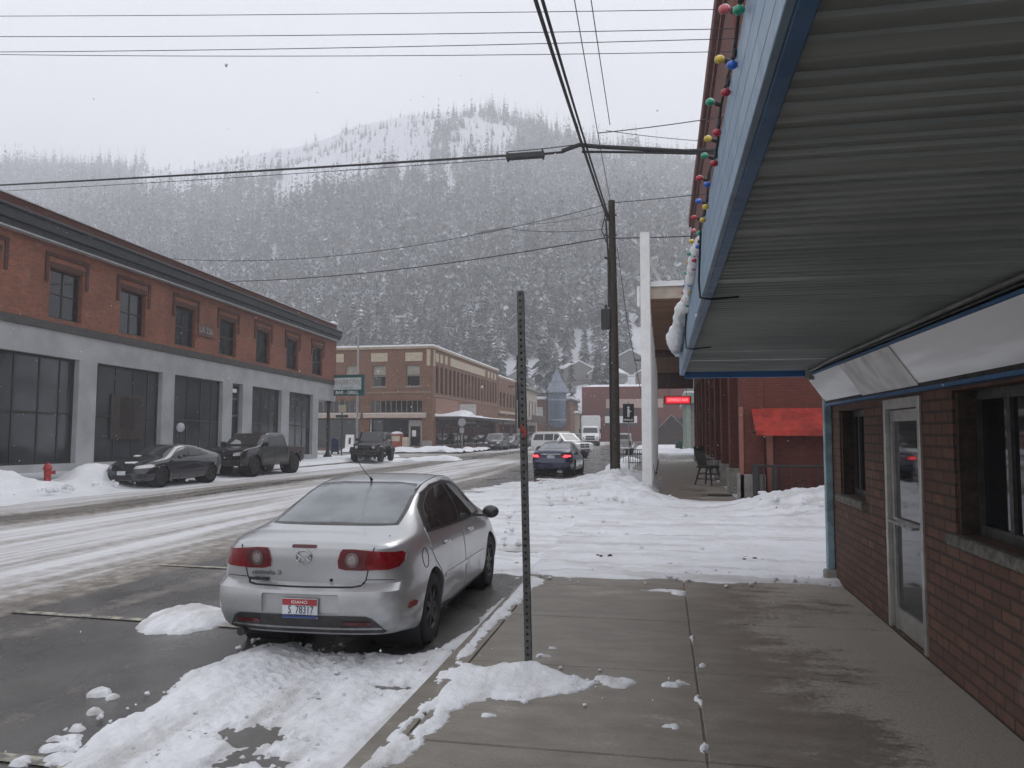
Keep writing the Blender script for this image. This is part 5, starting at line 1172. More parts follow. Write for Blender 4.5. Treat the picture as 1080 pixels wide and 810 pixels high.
# ---------------- dark grey sedan across the street, facing the camera
rows = [(-2.28, .32, .92, 1.05, .76, .68, 0, .5), (-2.1, .26, .96, 1.10, .85, .76, .1, .52), (-1.7, .22, .965, 1.17, .895, .80, .45, .54), (-1.2, .2, .95, 1.30, .898, .81, .9, .55), (-.6, .19, .93, 1.40, .898, .815, 1, .57), (-.1, .18, .91, 1.42, .898, .815, 1, .575), (.35, .18, .89, 1.37, .898, .81, 1, .56), (.8, .19, .87, 1.17, .898, .805, .6, .55), (1.1, .19, .86, 1.0, .898, .80, .1, .54), (1.5, .19, .82, .93, .89, .79, 0, .5), (2.0, .19, .74, .82, .86, .74, 0, .45), (2.25, .2, .64, .72, .80, .66, 0, .4)]
tail = [(0, -2.1), (.3, -2.22), (.6, -2.3), (.9, -2.28), (1.1, -2.2)]; nose = [(0, 2.15), (.2, 2.25), (.45, 2.29), (.62, 2.27), (.72, 2.2), (.8, 2.1)]
GREYC = paint('charcoal_paint', (.016, .020, .027), .22, .4, 1, .2)
CV = empty('charcoal_sedan', (-17.7, 25.45, -.03), R(177), 'dark grey sedan parked behind the snow bank nearest the red hydrant', 'car')
pw = [(-1.32, 1.03), (-1.0, 1.19), (-.6, 1.29), (-.1, 1.325), (.25, 1.27), (.6, 1.08), (.85, .93), (.0, .95), (-.8, .985)]
gl = [(-.85, 1.02), (-.88, 1.2), (-.55, 1.275), (-.2, 1.295), (-.16, .985)]; g2 = [(-.07, .98), (-.1, 1.3), (.22, 1.25), (.52, 1.09), (.7, .96)]
P_ = both([('door', 'right', [(-1.05, .3), (-.15, .27), (-.15, .96), (-1.15, .97), (-1.2, .75)], GREYC, .004), ('door', 'right', [(-.12, .27), (.9, .27), (.95, .6), (.9, .92), (-.12, .95)], GREYC, .004), ('window_trim', 'right', pw, TRIMK, .006), ('window', 'right', gl, sideg, .009), ('window', 'right', g2, sideg, .009)])
hl = [(.42, .60), (.80, .63), (.86, .70), (.74, .745), (.46, .69)]
for f in ((lambda p: p), mirror_):
    P_ += [('headlight', 'front', f(hl), CLEARL, .01), ('fog_pocket', 'front', f([(.45, .3), (.78, .28), (.8, .45), (.62, .44)]), BLACK, .006)]
P_ += [('grille', 'front', [(-.42, .55), (.42, .55), (.44, .66), (.3, .69), (-.3, .69), (-.44, .66)], BLACK, .008), ('lower_grille', 'front', [(-.42, .25), (.42, .25), (.34, .42), (-.34, .42)], BLACK, .006), ('license_plate', 'front', [(-.16, .40), (.16, .40), (.16, .53), (-.16, .53)], pmat('plate_white', (.55, .57, .60), .5), .02), ('hood_badge', 'front', [(-.06, .63), (.06, .63), (.05, .69), (-.05, .69)], CHROME, .014),
       ('windshield', 'top', [(-.66, 1.03), (.66, 1.03), (.53, .42), (-.53, .42)], pmat('misted_windscreen', (.05, .055, .06), .1, spec=.7), .004), ('snow_patch', 'top', [(.2, 1.1), (.45, 1.06), (.5, 1.14), (.3, 1.2)], SNOW, .012), ('snow_patch', 'top', [(-.3, 1.85), (.2, 1.9), (.1, 2.0), (-.25, 1.98)], SNOW, .01)]
car(CV, loft_body(rows, tail, nose), arch_cut(-1.35, .33, .37) + arch_cut(1.35, .33, .37), GREYC, P_, [(s * .87, y, .33, .21, .235, 5) for s in (1, -1) for y in (-1.35, 1.35)], .33, .37, (-1.35, 1.35), .87)
for s in (1, -1): b = MB(); b.sphere((s * .99, .62, .97), .1, 1, .6, .7); b.build('mirror', GREYC, CV, 40)

# ---------------- navy sedan ahead, brake lamps lit
rows = [(-2.3, .32, .98, 1.06, .80, .72, 0, .5), (-2.0, .25, 1.0, 1.10, .88, .80, 0, .55), (-1.75, .22, 1.0, 1.14, .90, .82, .1, .56), (-1.2, .2, .98, 1.34, .90, .82, .85, .57), (-.6, .19, .96, 1.45, .90, .82, 1, .59), (0, .19, .94, 1.47, .90, .82, 1, .59), (.5, .19, .92, 1.4, .90, .82, 1, .57), (1.1, .2, .9, 1.08, .90, .8, .2, .55), (1.5, .2, .85, .97, .89, .78, 0, .5), (2.3, .22, .68, .76, .8, .66, 0, .4)]
tail = [(0, -2.2), (.35, -2.32), (.6, -2.35), (.72, -2.3), (1.0, -2.3), (1.08, -2.24)]; nose = [(0, 2.2), (.5, 2.35), (.7, 2.28), (.8, 2.1)]
NAVY = paint('navy_paint', (.006, .012, .055), .25, .3, 1, .15)
NV = empty('navy_sedan', (-4.62, 35.1, -.06), R(-2), 'dark blue sedan driving away with red brake lamps lit', 'car')
LIT = pmat('lit_brake_lamp', (.5, .02, .03), .3, emit=(1, .05, .07), es=2.2)
P_ = both([('door', 'right', [(-1.05, .3), (-.1, .27), (-.1, .98), (-1.2, 1.0)], NAVY, .004), ('door', 'right', [(-.07, .27), (.95, .27), (.95, .94), (-.07, .98)], NAVY, .004), ('window', 'right', [(-1.2, 1.04), (-.9, 1.2), (-.4, 1.33), (.1, 1.34), (.5, 1.2), (.85, .98)], sideg, .008)])
for f in ((lambda p: p), mirror_): P_ += [('tail_light', 'rear', f([(.42, .80), (.62, .77), (.86, .80), (.88, .90), (.70, .95), (.42, .93)]), REDL, .01), ('lit_lamp', 'rear', f([(.5, .82), (.62, .80), (.82, .83), (.8, .89), (.6, .91)]), LIT, .016, 'tail_light')]
P_ += [('rear_window', 'rear', [(-.66, 1.15), (.66, 1.15), (.55, 1.4), (-.55, 1.4)], pmat('sky_misted_rear_glass', (.2, .22, .23), .12), .005), ('trim_bar', 'rear', [(-.42, .925), (.42, .925), (.42, .95), (-.42, .95)], CHROME, .01), ('license_plate', 'rear', [(-.16, .76), (.16, .76), (.16, .88), (-.16, .88)], pmat('plate_white', (.55, .57, .60), .5), .012), ('bumper_trim', 'rear', [(-.6, .3), (.6, .3), (.66, .4), (-.66, .4)], BLACK, .006)]
car(NV, loft_body(rows, tail, nose), arch_cut(-1.4, .33, .37) + arch_cut(1.4, .33, .37), NAVY, P_, [(s * .88, y, .33, .21, .22, 7) for s in (1, -1) for y in (-1.4, 1.4)], .33, .37, (-1.4, 1.4), .87)
b = MB(); b.cyl((0, -2.36, .86), (0, -2.31, .86), .045, n=12); b.build('badge', CHROME, NV)
for s in (1, -1): b = MB(); b.sphere((s * 1.0, .7, 1.02), .1, 1, .6, .75); b.build('mirror', NAVY, NV, 40)

# ---------------- boxier vehicles from a bevelled side profile
def prof_body(poly, w, top, belt, inn, bev=.05, nosein=.06):
    """side outline pushed out to the half width, sides leaning in above the belt, plan corners pulled in"""
    y0 = min(p[0] for p in poly); y1 = max(p[0] for p in poly)
    b = MB()
    def tp(c):
        f = min(max((c.z - belt) / (top - belt), 0), 1); c.x *= 1 - inn * f
        e = max(0, 1 - min(c.y - y0, y1 - c.y) / .35); c.x *= 1 - nosein * e * e
    b.prism(poly, 0, -w, w, bev, 3, None, tp)
    me = bpy.data.meshes.new('body'); bmesh.ops.triangulate(b.bm, faces=[f for f in b.bm.faces if len(f.verts) > 4]); bmesh.ops.recalc_face_normals(b.bm, faces=b.bm.faces); b.bm.to_mesh(me); b.bm.free(); return me
# black pickup
BLK = paint('black_paint', (.007, .0075, .009), .25, .2, 1, .12)
PK = empty('black_pickup', (-17.85, 32.1, -.01), R(178), 'black crew cab pickup truck parked behind the dark grey sedan', 'pickup truck')
poly = [(-2.68, .55), (-2.70, 1.17), (-.98, 1.19), (-.92, 1.62), (-.78, 1.76), (-.2, 1.80), (.45, 1.78), (.62, 1.72), (1.25, 1.24), (2.2, 1.14), (2.55, 1.05), (2.68, .9), (2.70, .52), (2.5, .42), (-2.5, .48)]
bedc = MB(); bedc.box(-.74, .74, -2.6, -1.08, .75, 1.5)
P_ = both([('door', 'right', [(-.88, .52), (.08, .52), (.08, 1.2), (-.88, 1.2)], BLK, .005), ('door', 'right', [(.11, .52), (1.05, .52), (1.12, 1.15), (.11, 1.2)], BLK, .005), ('window', 'right', [(-.8, 1.23), (-.74, 1.6), (0, 1.66), (0, 1.23)], sideg, .006), ('window', 'right', [(.06, 1.23), (.06, 1.66), (.5, 1.63), (1.02, 1.23)], sideg, .006), ('bed_panel', 'right', [(-2.62, .62), (-2.3, .6), (-2.28, .95), (-1.2, .95), (-1.15, .6), (-1.02, .6), (-1.02, 1.15), (-2.64, 1.14)], pmat('brown_reflecting_panel', (.045, .025, .024), .35, coat=.8), .006)])
for f in ((lambda p: p), mirror_): P_ += [('headlight', 'front', f([(.50, .83), (.82, .85), (.84, 1.0), (.52, .96)]), CLEARL, .012), ('fog_lamp', 'front', f([(.55, .55), (.68, .55), (.68, .64), (.55, .64)]), pmat('dull_lens', (.25, .25, .26), .3), .01)]
P_ += [('grille', 'front', [(-.46, .68), (.46, .68), (.48, 1.0), (-.48, 1.0)], BLACK, .012), ('grille_bar', 'front', [(-.46, .81), (.46, .81), (.46, .87), (-.46, .87)], BLK, .02, 'grille'), ('windshield', 'front', [(-.68, 1.28), (.68, 1.28), (.6, 1.68), (-.6, 1.68)], pmat('misted_windscreen', (.05, .055, .06), .1), .006), ('windshield_snow', 'front', [(.1, 1.3), (.62, 1.3), (.5, 1.5), (.2, 1.42)], pmat('thin_frost', (.35, .36, .37), .5), .012)]
car(PK, prof_body(poly, .93, 1.8, 1.15, .17), arch_cut(-1.72, .40, .46) + arch_cut(1.66, .40, .46) + [bedc], BLK, P_, [(s * .93, y, .40, .26, .22, 6) for s in (1, -1) for y in (-1.72, 1.66)], .40, .46, (-1.72, 1.66), .90)
b = MB(); b.box(-.8, .8, 2.62, 2.78, .42, .66, .04, seg=2); b.build('front_bumper', BLACK, PK, 40)
for s in (1, -1):
    b = MB(); b.box(min(s * .92, s * 1.14), max(s * .92, s * 1.14), .98, 1.1, 1.2, 1.4, .03, seg=2); b.build('mirror', BLACK, PK, 40); b = MB(); b.box(min(s * .8, s * .97), max(s * .8, s * .97), -1.1, 1.1, .38, .44, .01); b.build('side_step', BLACK, PK)
    for y in (-1.72, 1.66):
        b = MB(); b.tube([(s * .945, y + .47 * math.cos(a), .42 + .47 * math.sin(a)) for a in np.linspace(0, PI, 15)], .03, 6); b.build('fender_flare', BLACK, PK)
# off-road jeep
JP = empty('off_road_vehicle', (-17.75, 46.0, -.01), R(186), 'boxy black off road vehicle parked facing us near the crossing', 'car')
poly = [(-1.95, .5), (-1.97, 1.2), (-1.88, 1.80), (-1.7, 1.84), (.3, 1.83), (.62, 1.26), (.75, 1.22), (1.75, 1.12), (1.82, 1.0), (1.82, .46), (-1.8, .46)]
P_ = both([('door', 'right', [(-.55, .62), (.5, .62), (.5, 1.22), (-.55, 1.22)], BLK, .006), ('window', 'right', [(-.5, 1.27), (-.5, 1.72), (.25, 1.72), (.5, 1.27)], sideg, .006), ('window', 'right', [(-1.75, 1.27), (-1.7, 1.7), (-.6, 1.72), (-.6, 1.27)], sideg, .006)])
P_ += [('windshield', 'front', [(-.66, 1.3), (.66, 1.3), (.6, 1.74), (-.6, 1.74)], pmat('misted_windscreen', (.05, .055, .06), .1), .006)]
P_ += [('grille_slot', 'front', [(-.30 + .1 * k, .74), (-.25 + .1 * k, .74), (-.25 + .1 * k, 1.02), (-.30 + .1 * k, 1.02)], SEAM, .006) for k in range(7)]
car(JP, prof_body(poly, .78, 1.84, 1.25, .08, .04, .1), [], BLK, P_, [(s * .94, y, .41, .26, .22, 5) for s in (1, -1) for y in (-1.25, 1.25)], .41, .2, (-1.25, 1.25), .5)
for s in (1, -1):
    b = MB(); b.cyl((s * .52, 1.8, .93), (s * .52, 1.87, .93), .105, n=18); hl_ = b.build('headlight', BLACK, JP, 40); b = MB(); b.cyl((s * .52, 1.871, .93), (s * .52, 1.88, .93), .09, n=18); b.build('lens', CLEARL, hl_)
    for y in (-1.25, 1.25):
        b = MB(); b.prism([(y - .64, .60), (y - .5, .90), (y + .45, .94), (y + .62, .72), (y + .6, .6), (y + .45, .82), (y - .45, .80), (y - .56, .58)], 0, min(s * .70, s * .95), max(s * .70, s * .95), .01); b.build('fender', BLACK, JP)
    b = MB(); b.box(min(s * .78, s * .98), max(s * .78, s * .98), .42, .5, 1.28, 1.45, .02); b.build('mirror', BLACK, JP)
b = MB(); b.box(-.85, .85, 1.85, 2.02, .52, .72, .03, seg=2); b.tube([(-.3, 1.98, .7), (-.3, 2.0, .9), (.3, 2.0, .9), (.3, 1.98, .7)], .03, 8); b.build('front_bumper', BLACK, JP, 40)
b = MB(); b.lathe([(.36, -.22), (.38, -.2), (.38, 0), (.3, .02), (.1, .02)], 24, Matrix.Translation((0, -2.0, 1.05)) @ Matrix.Rotation(PI / 2, 4, 'X')); b.build('spare_wheel', RUBBER, JP, 40)
b = MB(); b.box(-.6, .6, -1.6, 1.6, .32, .47); b.build('underbody', BLACK, JP)
b = MB(); b.tube([(.45, .1, 1.85), (.48, .1, 1.95), (-.45, .1, 1.95), (-.48, .1, 1.85)], .02, 6); b.build('roof_rack', BLACK, JP)
# white SUV turning in the crossing
SV = empty('white_suv', (-7.6, 58.8, -.05), R(-128), 'white station wagon style utility vehicle turning in the crossing', 'car')
WHT = paint('white_car_paint', (.62, .62, .61), .3, 0, 1, .45)
poly = [(-2.5, .5), (-2.52, 1.1), (-2.35, 1.7), (-2.15, 1.82), (.3, 1.84), (.55, 1.78), (1.2, 1.22), (2.2, 1.1), (2.42, 1.0), (2.48, .5), (2.3, .4), (-2.3, .42)]
P_ = both([('door', 'right', [(-.9, .5), (0, .5), (0, 1.2), (-.9, 1.2)], WHT, .006), ('door', 'right', [(.03, .5), (1.02, .5), (1.05, 1.18), (.03, 1.2)], WHT, .006)] + [('window', 'right', w, sideg, .008) for w in ([(-2.25, 1.25), (-2.05, 1.7), (-1.12, 1.72), (-1.12, 1.25)], [(-1.0, 1.25), (-1.0, 1.72), (-.06, 1.73), (-.06, 1.25)], [(.08, 1.25), (.08, 1.73), (.45, 1.7), (1.0, 1.25)])] + [('lower_cladding', 'right', [(-1.1, .45), (1.1, .45), (1.1, .6), (-1.1, .6)], pmat('grey_cladding', (.3, .29, .28), .6), .01)])
for f in ((lambda p: p), mirror_): P_ += [('headlight', 'front', f([(.5, .82), (.84, .82), (.84, 1.0), (.55, 1.0)]), CLEARL, .012)]
P_ += [('grille', 'front', [(-.44, .72), (.44, .72), (.46, 1.02), (-.46, 1.02)], BLACK, .012), ('grille_cross', 'front', [(-.44, .85), (.44, .85), (.44, .89), (-.44, .89)], WHT, .02, 'grille'), ('grille_cross', 'front', [(-.03, .72), (.03, .72), (.03, 1.02), (-.03, 1.02)], WHT, .02, 'grille'), ('bumper_opening', 'front', [(-.5, .45), (.5, .45), (.55, .62), (-.55, .62)], BLACK, .01), ('windshield', 'front', [(-.68, 1.28), (.68, 1.28), (.6, 1.74), (-.6, 1.74)], pmat('misted_windscreen', (.10, .11, .12), .1), .008)]
car(SV, prof_body(poly, .93, 1.84, 1.2, .14), arch_cut(-1.5, .38, .44) + arch_cut(1.55, .38, .44), WHT, P_, [(s * .92, y, .38, .25, .22, 6) for s in (1, -1) for y in (-1.5, 1.55)], .38, .44, (-1.5, 1.55), .90)
b = MB(); b.box(-.72, .72, -2.1, .2, 1.83, 1.9, .03); b.build('roof_snow', SNOW, SV)
for s in (1, -1): b = MB(); b.box(min(s * .92, s * 1.12), max(s * .92, s * 1.12), .95, 1.05, 1.2, 1.36, .02); b.build('mirror', BLACK, SV)
# parked vans and cars far down the left kerb
def far_car(name, label, x, y, rz, pm, poly, w, top, belt, wins, wy, wr, front=True, cat='car'):
    e = empty(name, (x, y, -.06), R(rz), label, cat)
    P_ = both([('window', 'right', q, sideg, .008) for q in wins])
    v = 'front' if front else 'rear'
    fr = max(p[0] for p in poly)
    if front:
        for f in ((lambda p: p), mirror_): P_ += [('headlight', 'front', f([(.48, .70), (.80, .72), (.82, .86), (.5, .84)]), CLEARL, .014)]
        P_ += [('grille', 'front', [(-.4, .62), (.4, .62), (.42, .82), (-.42, .82)], BLACK, .012), ('windshield', 'front', [(-.66, belt + .06), (.66, belt + .06), (.58, top - .13), (-.58, top - .13)], pmat('misted_windscreen', (.05, .055, .06), .1), .008), ('license_plate', 'front', [(-.16, .46), (.16, .46), (.16, .58), (-.16, .58)], pmat('plate_white', (.55, .57, .60), .5), .02)]
    car(e, prof_body(poly, w, top, belt, .15), arch_cut(-wy, wr, wr + .06) + arch_cut(wy, wr, wr + .06), pm, P_, [(s * w * .99, y_, wr, .22, wr * .6, 5) for s in (1, -1) for y_ in (-wy, wy)], wr, wr + .06, (-wy, wy), w - .03)
    for s in (1, -1): b = MB(); b.box(min(s * w, s * (w + .18)), max(s * w, s * (w + .18)), .85, .95, belt, belt + .16, .02); b.build('mirror', pm, e)
    return e
van = [(-2.4, .45), (-2.42, 1.1), (-2.25, 1.68), (-2.0, 1.76), (.5, 1.76), (.8, 1.66), (1.7, 1.08), (2.3, .92), (2.42, .7), (2.42, .4), (-2.3, .35)]
sed = [(-2.25, .45), (-2.28, .98), (-1.7, 1.05), (-1.1, 1.40), (-.3, 1.46), (.3, 1.42), (1.0, 1.02), (2.0, .88), (2.25, .75), (2.28, .4), (-2.2, .35)]
suv = [(-2.2, .45), (-2.25, 1.05), (-2.05, 1.62), (-1.8, 1.7), (.2, 1.7), (.5, 1.62), (1.15, 1.12), (2.1, 1.0), (2.3, .85), (2.3, .45), (-2.1, .4)]
wv = [[(-2.1, 1.15), (-2.0, 1.6), (-1.0, 1.62), (-1.0, 1.15)], [(-.9, 1.15), (-.9, 1.62), (.0, 1.62), (.0, 1.15)], [(.1, 1.15), (.1, 1.62), (.7, 1.55), (1.3, 1.12)]]
ws = [[(-1.45, 1.05), (-1.05, 1.32), (-.25, 1.38), (-.25, 1.04)], [(-.15, 1.04), (-.15, 1.38), (.28, 1.34), (.85, 1.03)]]
DKG = paint('dark_green_grey_paint', (.03, .034, .034), .3, .3, 1, .5); BRZ = paint('bronze_paint', (.09, .08, .07), .3, .4, 1, .5); BLU2 = paint('slate_paint', (.10, .115, .13), .3, .4, 1, .5)
far_car('dark_van', 'dark minivan facing us first in the far left parked row', -17.6, 82, 180, DKG, van, .95, 1.76, 1.1, wv, 1.5, .34, cat='van')
far_car('parked_car', 'grey sedan second in the parked row behind the dark minivan', -17.6, 88.5, 180, BLU2, sed, .88, 1.46, 1.0, ws, 1.35, .32)
far_car('parked_suv', 'brown grey utility vehicle third in the parked row behind the minivan', -17.5, 95, 180, BRZ, suv, .92, 1.7, 1.1, wv, 1.4, .36)
far_car('parked_car', 'dark sedan parked far off beside the cream house', -17.2, 106, 180, DKG, sed, .88, 1.46, 1.0, ws, 1.35, .32)
far_car('parked_car', 'slate grey car stopped in front of the turret house', -16.4, 121, 200, BLU2, sed, .88, 1.46, 1.0, ws, 1.35, .32)
far_car('parked_suv', 'small dark utility vehicle waiting beside the white box truck', -13.0, 117, 178, DKG, suv, .92, 1.7, 1.1, wv, 1.4, .36)
# silver pickup seen from behind
SP = empty('silver_pickup', (-3.6, 69.5, -.06), R(0), 'silver pickup seen from behind between the utility pole and white post', 'pickup truck')
SIL2 = paint('silver_grey_paint', (.30, .30, .30), .35, .5, 1, .5)
poly = [(-2.68, .55), (-2.70, 1.17), (-.98, 1.19), (-.92, 1.62), (-.78, 1.76), (-.2, 1.80), (.45, 1.78), (.62, 1.72), (1.25, 1.24), (2.2, 1.14), (2.68, .95), (2.70, .52), (2.5, .42), (-2.5, .48)]
bedc = MB(); bedc.box(-.78, .78, -2.6, -1.08, .75, 1.5); P_ = both([('window', 'right', [(-.8, 1.23), (-.74, 1.6), (.5, 1.63), (1.02, 1.23)], sideg, .006)])
for f in ((lambda p: p), mirror_): P_ += [('tail_light', 'rear', f([(.76, .75), (.9, .75), (.9, 1.1), (.76, 1.1)]), REDL, .012)]
P_ += [('tailgate', 'rear', [(-.72, .66), (.72, .66), (.72, 1.13), (-.72, 1.13)], SIL2, .012), ('rear_window', 'rear', [(-.65, 1.26), (.65, 1.26), (.6, 1.66), (-.6, 1.66)], sideg, .008), ('license_plate', 'rear', [(-.16, .68), (.16, .68), (.16, .8), (-.16, .8)], pmat('plate_white', (.55, .57, .6), .5), .02, 'tailgate')]
car(SP, prof_body(poly, .95, 1.8, 1.15, .16), arch_cut(-1.72, .40, .46) + arch_cut(1.66, .40, .46) + [bedc], SIL2, P_, [(s * .94, y, .40, .26, .22, 6) for s in (1, -1) for y in (-1.72, 1.66)], .40, .46, (-1.72, 1.66), .92)
b = MB(); b.box(-.85, .85, -2.88, -2.7, .45, .62, .03); b.build('rear_bumper', CHROME, SP)
# white box truck facing us
BT = empty('box_truck', (-9.6, 104.6, -.05), R(184), 'white box truck with a rounded cab facing down the street', 'truck')
poly = [(-.6, .7), (-.6, 2.55), (-.3, 2.72), (.5, 2.72), (.75, 2.55), (1.05, 1.75), (1.9, 1.55), (2.25, 1.3), (2.3, .55), (-.4, .55)]
P_ = both([('door', 'right', [(-.4, .8), (.95, .8), (.95, 1.7), (-.4, 1.75)], WHITEP, .01), ('window', 'right', [(-.3, 1.78), (-.3, 2.4), (.5, 2.4), (.9, 1.75)], sideg, .014)])
for f in ((lambda p: p), mirror_): P_ += [('headlight', 'front', f([(.72, .9), (1.02, .9), (1.0, 1.25), (.78, 1.2)]), CLEARL, .015)]
P_ += [('windshield', 'front', [(-.98, 1.78), (.98, 1.78), (.9, 2.45), (-.9, 2.45)], pmat('misted_windscreen', (.05, .055, .06), .1), .012), ('grille', 'front', [(-.62, .85), (.62, .85), (.58, 1.4), (-.58, 1.4)], BLACK, .015), ('grille_bar', 'front', [(-.6, 1.1), (.6, 1.1), (.6, 1.16), (-.6, 1.16)], CHROME, .025, 'grille')]
car(BT, prof_body(poly, 1.15, 2.72, 1.7, .1, .1), arch_cut(1.25, .5, .58, .6, 1.6), WHITEP, P_, [(s * 1.13, 1.25, .5, .28, .28, 8) for s in (1, -1)] + [(s * 1.2, -4.6, .5, .5, .28, 8) for s in (1, -1)], .5, .3, (1.25,), 1.0)
b = MB(); b.box(-1.27, 1.27, -7.5, -.75, 1.0, 4.0, .05, seg=2); b.build('cargo_box', pmat('cargo_white', (.66, .68, .66), .5, var=.05), BT); b = MB(); b.box(-1.0, 1.0, -7.3, -.5, .55, .99); b.build('chassis', BLACK, BT)
b = MB(); b.box(-1.1, 1.1, 2.2, 2.42, .4, .75, .06, seg=2); b.build('front_bumper', DARKST, BT, 40); b = MB(); b.box(-1.2, 1.2, -7.4, -.8, 4.0, 4.12, .05); b.build('roof_snow', SNOW, BT)
for s in (1, -1): b = MB(); b.box(min(s * 1.25, s * 1.5), max(s * 1.25, s * 1.5), .85, .95, 1.75, 2.3, .02); b.cyl((s * 1.1, .9, 2.1), (s * 1.3, .9, 2.2), .02, n=6); b.build('mirror', BLACK, BT)
# ================================================================== street furniture
# perforated steel post with an edge-on sign
SPO = empty('sign_post', (-1.02, 5.91, 0), 0, 'leaning perforated steel sign post in the sidewalk beside the silver sedan', 'sign post')
h = 2.93; w = .0255; b = MB(); step = .0254 * 2; zc = .06
def lean(z): return -.062 * z / h
n_ = int(h / step)
for k in range(n_):
    z0, z1 = k * step, (k + 1) * step; zm = (z0 + z1) / 2; r = .0105
    for ax in range(4):
        Rm = Matrix.Rotation(ax * PI / 2, 4, 'Z')
        def V(u, z): p = Rm @ Vector((u, -w, z)); return (p.x + lean(p.z), p.y, p.z)
        oc = [(r * math.cos(PI / 4 * i + PI / 8), zm + r * math.sin(PI / 4 * i + PI / 8)) for i in range(8)]
        if ax in (0, 1, 3):
            sq = [(w, zm), (w, z1), (0, z1), (-w, z1), (-w, zm), (-w, z0), (0, z0), (w, z0)]
            for i in range(8):
                j = (i + 1) % 8
                b.quad(V(*oc[i]), V(*sq[i]), V(*sq[j]), V(*oc[j])) if i not in (0,) else b.quad(V(*oc[i]), V(*sq[i]), V(*sq[j]), V(*oc[j]))
        else: b.quad(V(-w, z0), V(w, z0), V(w, z1), V(-w, z1))
b.build('post', pmat('weathered_post_steel', (.085, .085, .083), .55, .4, var=.3, scale=20), SPO)
b = MB(); b.box(-.012, .012, -.012, .012, 0, 2.9); 
for v in b.bm.verts: v.co.x += lean(v.co.z)
b.build('dark_core', SEAM, SPO)
b = MB(); b.box(lean(2.1) - .036, lean(2.1) - .028, -.02, .29, 1.83, 2.31, .001); b.build('sign_plate', DARKST, SPO)
b = MB(); b.box(lean(2.2) - .046, lean(2.2) - .036, .0, .29, 2.05, 2.4, .001); b.build('sign_plate', DARKST, SPO)
b = MB(); q = random.Random(5)
for k in range(4): b.tube([(lean(1.85) + q.uniform(-.03, .0), -.03 - .003 * k, 1.86 - .012 * k), (lean(1.85) + q.uniform(-.01, .02), -.033, 1.83 - .012 * k), (lean(1.85) + q.uniform(.0, .03), -.04, 1.80 - .014 * k)], .004, 5)
b.build('red_ribbon', pmat('red_ribbon', (.42, .05, .03), .7), SPO)
# utility pole
UP = empty('utility_pole', (-1.6, 26.8, -.1), 0, 'weathered brown wooden utility pole rising from the snow heap', 'utility pole')
b = MB(); b.tube([(0, 0, 0), (-.02, 0, 5), (-.08, 0, 9.95)], [.155, .14, .115], 14); b.build('pole', WOODD, UP)
b = MB(); b.box(-.46, -.14, -.16, .16, 5.45, 6.15, .02); b.cyl((-.3, 0, 6.15), (-.3, 0, 6.3), .05); b.build('junction_box', BLACK, UP)
b = MB(); b.tube([(-.17, -.06, 0), (-.18, -.06, 5.4)], .03, 6); b.tube([(-.2, -.1, 6.2), (-.2, -.08, 8), (-.28, -.08, 9.3)], .035, 6); b.tube([(-.22, .0, 8.4), (-.42, -.1, 8.9), (-.30, -.1, 9.4)], .02, 5); b.build('riser_pipe', BLACK, UP)
b = MB()
for z in (7.9, 8.7, 9.4): b.cyl((-.2, -.12, z), (-.32, -.16, z + .02), .045, n=8); b.cyl((.02, -.13, z), (.1, -.16, z), .03, n=6)
b.build('insulators', DARKST, UP)
b = MB(); b.tube([(.1, 0, 8.3), (.45, .2, 5.5), (1.05, .5, 2.2), (1.3, .6, .4)], .012, 5); b.build('guy_cable', BLACK, UP)
# wires, each its own thing
CAB = pmat('black_cable', (.015, .015, .016), .6)
def wire(label, a, c, r, sag=.4, n=24, fn=None, mid=()):
    a, c = Vector(a), Vector(c); pts = []
    for i in range(n + 1):
        t = i / n; p = a.lerp(c, t); p.z -= sag * 4 * t * (1 - t); pts.append(p)
    b = MB(); b.tube(pts, r, 6); o = b.build('overhead_wire', CAB); return tag(o, label, 'wire')
wire('topmost thin wire crossing the sky above all others', (-40, 20, 16.9), (1.95, 20.62, 12.95), .010, .12)
wire('second thin wire from the top crossing the pale sky', (-40, 20, 16.3), (1.95, 20.62, 12.42), .011, .22)
wire('third thin wire crossing the sky and sloping gently down rightwards', (-40, 20, 15.6), (1.95, 20.62, 12.15), .011, .22)
wire('fourth thin wire crossing the sky just under the third', (-40, 20, 15.9), (1.95, 20.62, 11.8), .010, .3)
wire('thick black cable crossing the street with a long black splice case', (-42, 27.6, 12.6), (-3.8, 19.0, 8.83), .030, .1)
b = MB(); b.cyl((-3.85, 19.0, 8.78), (-2.35, 19.0, 8.82), .03)
SPC = b.build('overhead_cable', CAB); tag(SPC, 'short cable run holding the black splice case above the street', 'wire')
b = MB(); b.box(-3.82, -2.86, 18.92, 19.08, 8.71, 8.87, .03); 
for x in (-3.8, -2.9): b.box(x - .02, x + .02, 18.9, 19.1, 8.69, 8.89)
b.build('splice_case', BLACK, SPC)
wire('thin lashing wire just under the thick crossing cable', (-42, 27.6, 12.35), (-3.8, 19.0, 8.74), .009, .15)
wire('short thin messenger between splice case and cable junction', (-3.8, 19.0, 8.93), (-1.9, 18.8, 8.92), .012, .02)
b = MB(); b.tube([(-2.4, 18.95, 8.83), (-1.95, 18.8, 8.9), (-1.5, 18.8, 8.82), (-.4, 19.2, 8.83), (.6, 19.8, 8.92), (1.96, 20.62, 9.15)], .055, 8); b.tube([(-1.9, 18.8, 8.72), (-1.4, 18.85, 8.70), (-.2, 19.3, 8.76), (.8, 19.9, 8.88), (1.96, 20.62, 9.08)], .03, 6); tag(b.build('overhead_cable', CAB), 'thick sheathed cable bundle running from the junction to the brick wall', 'wire')
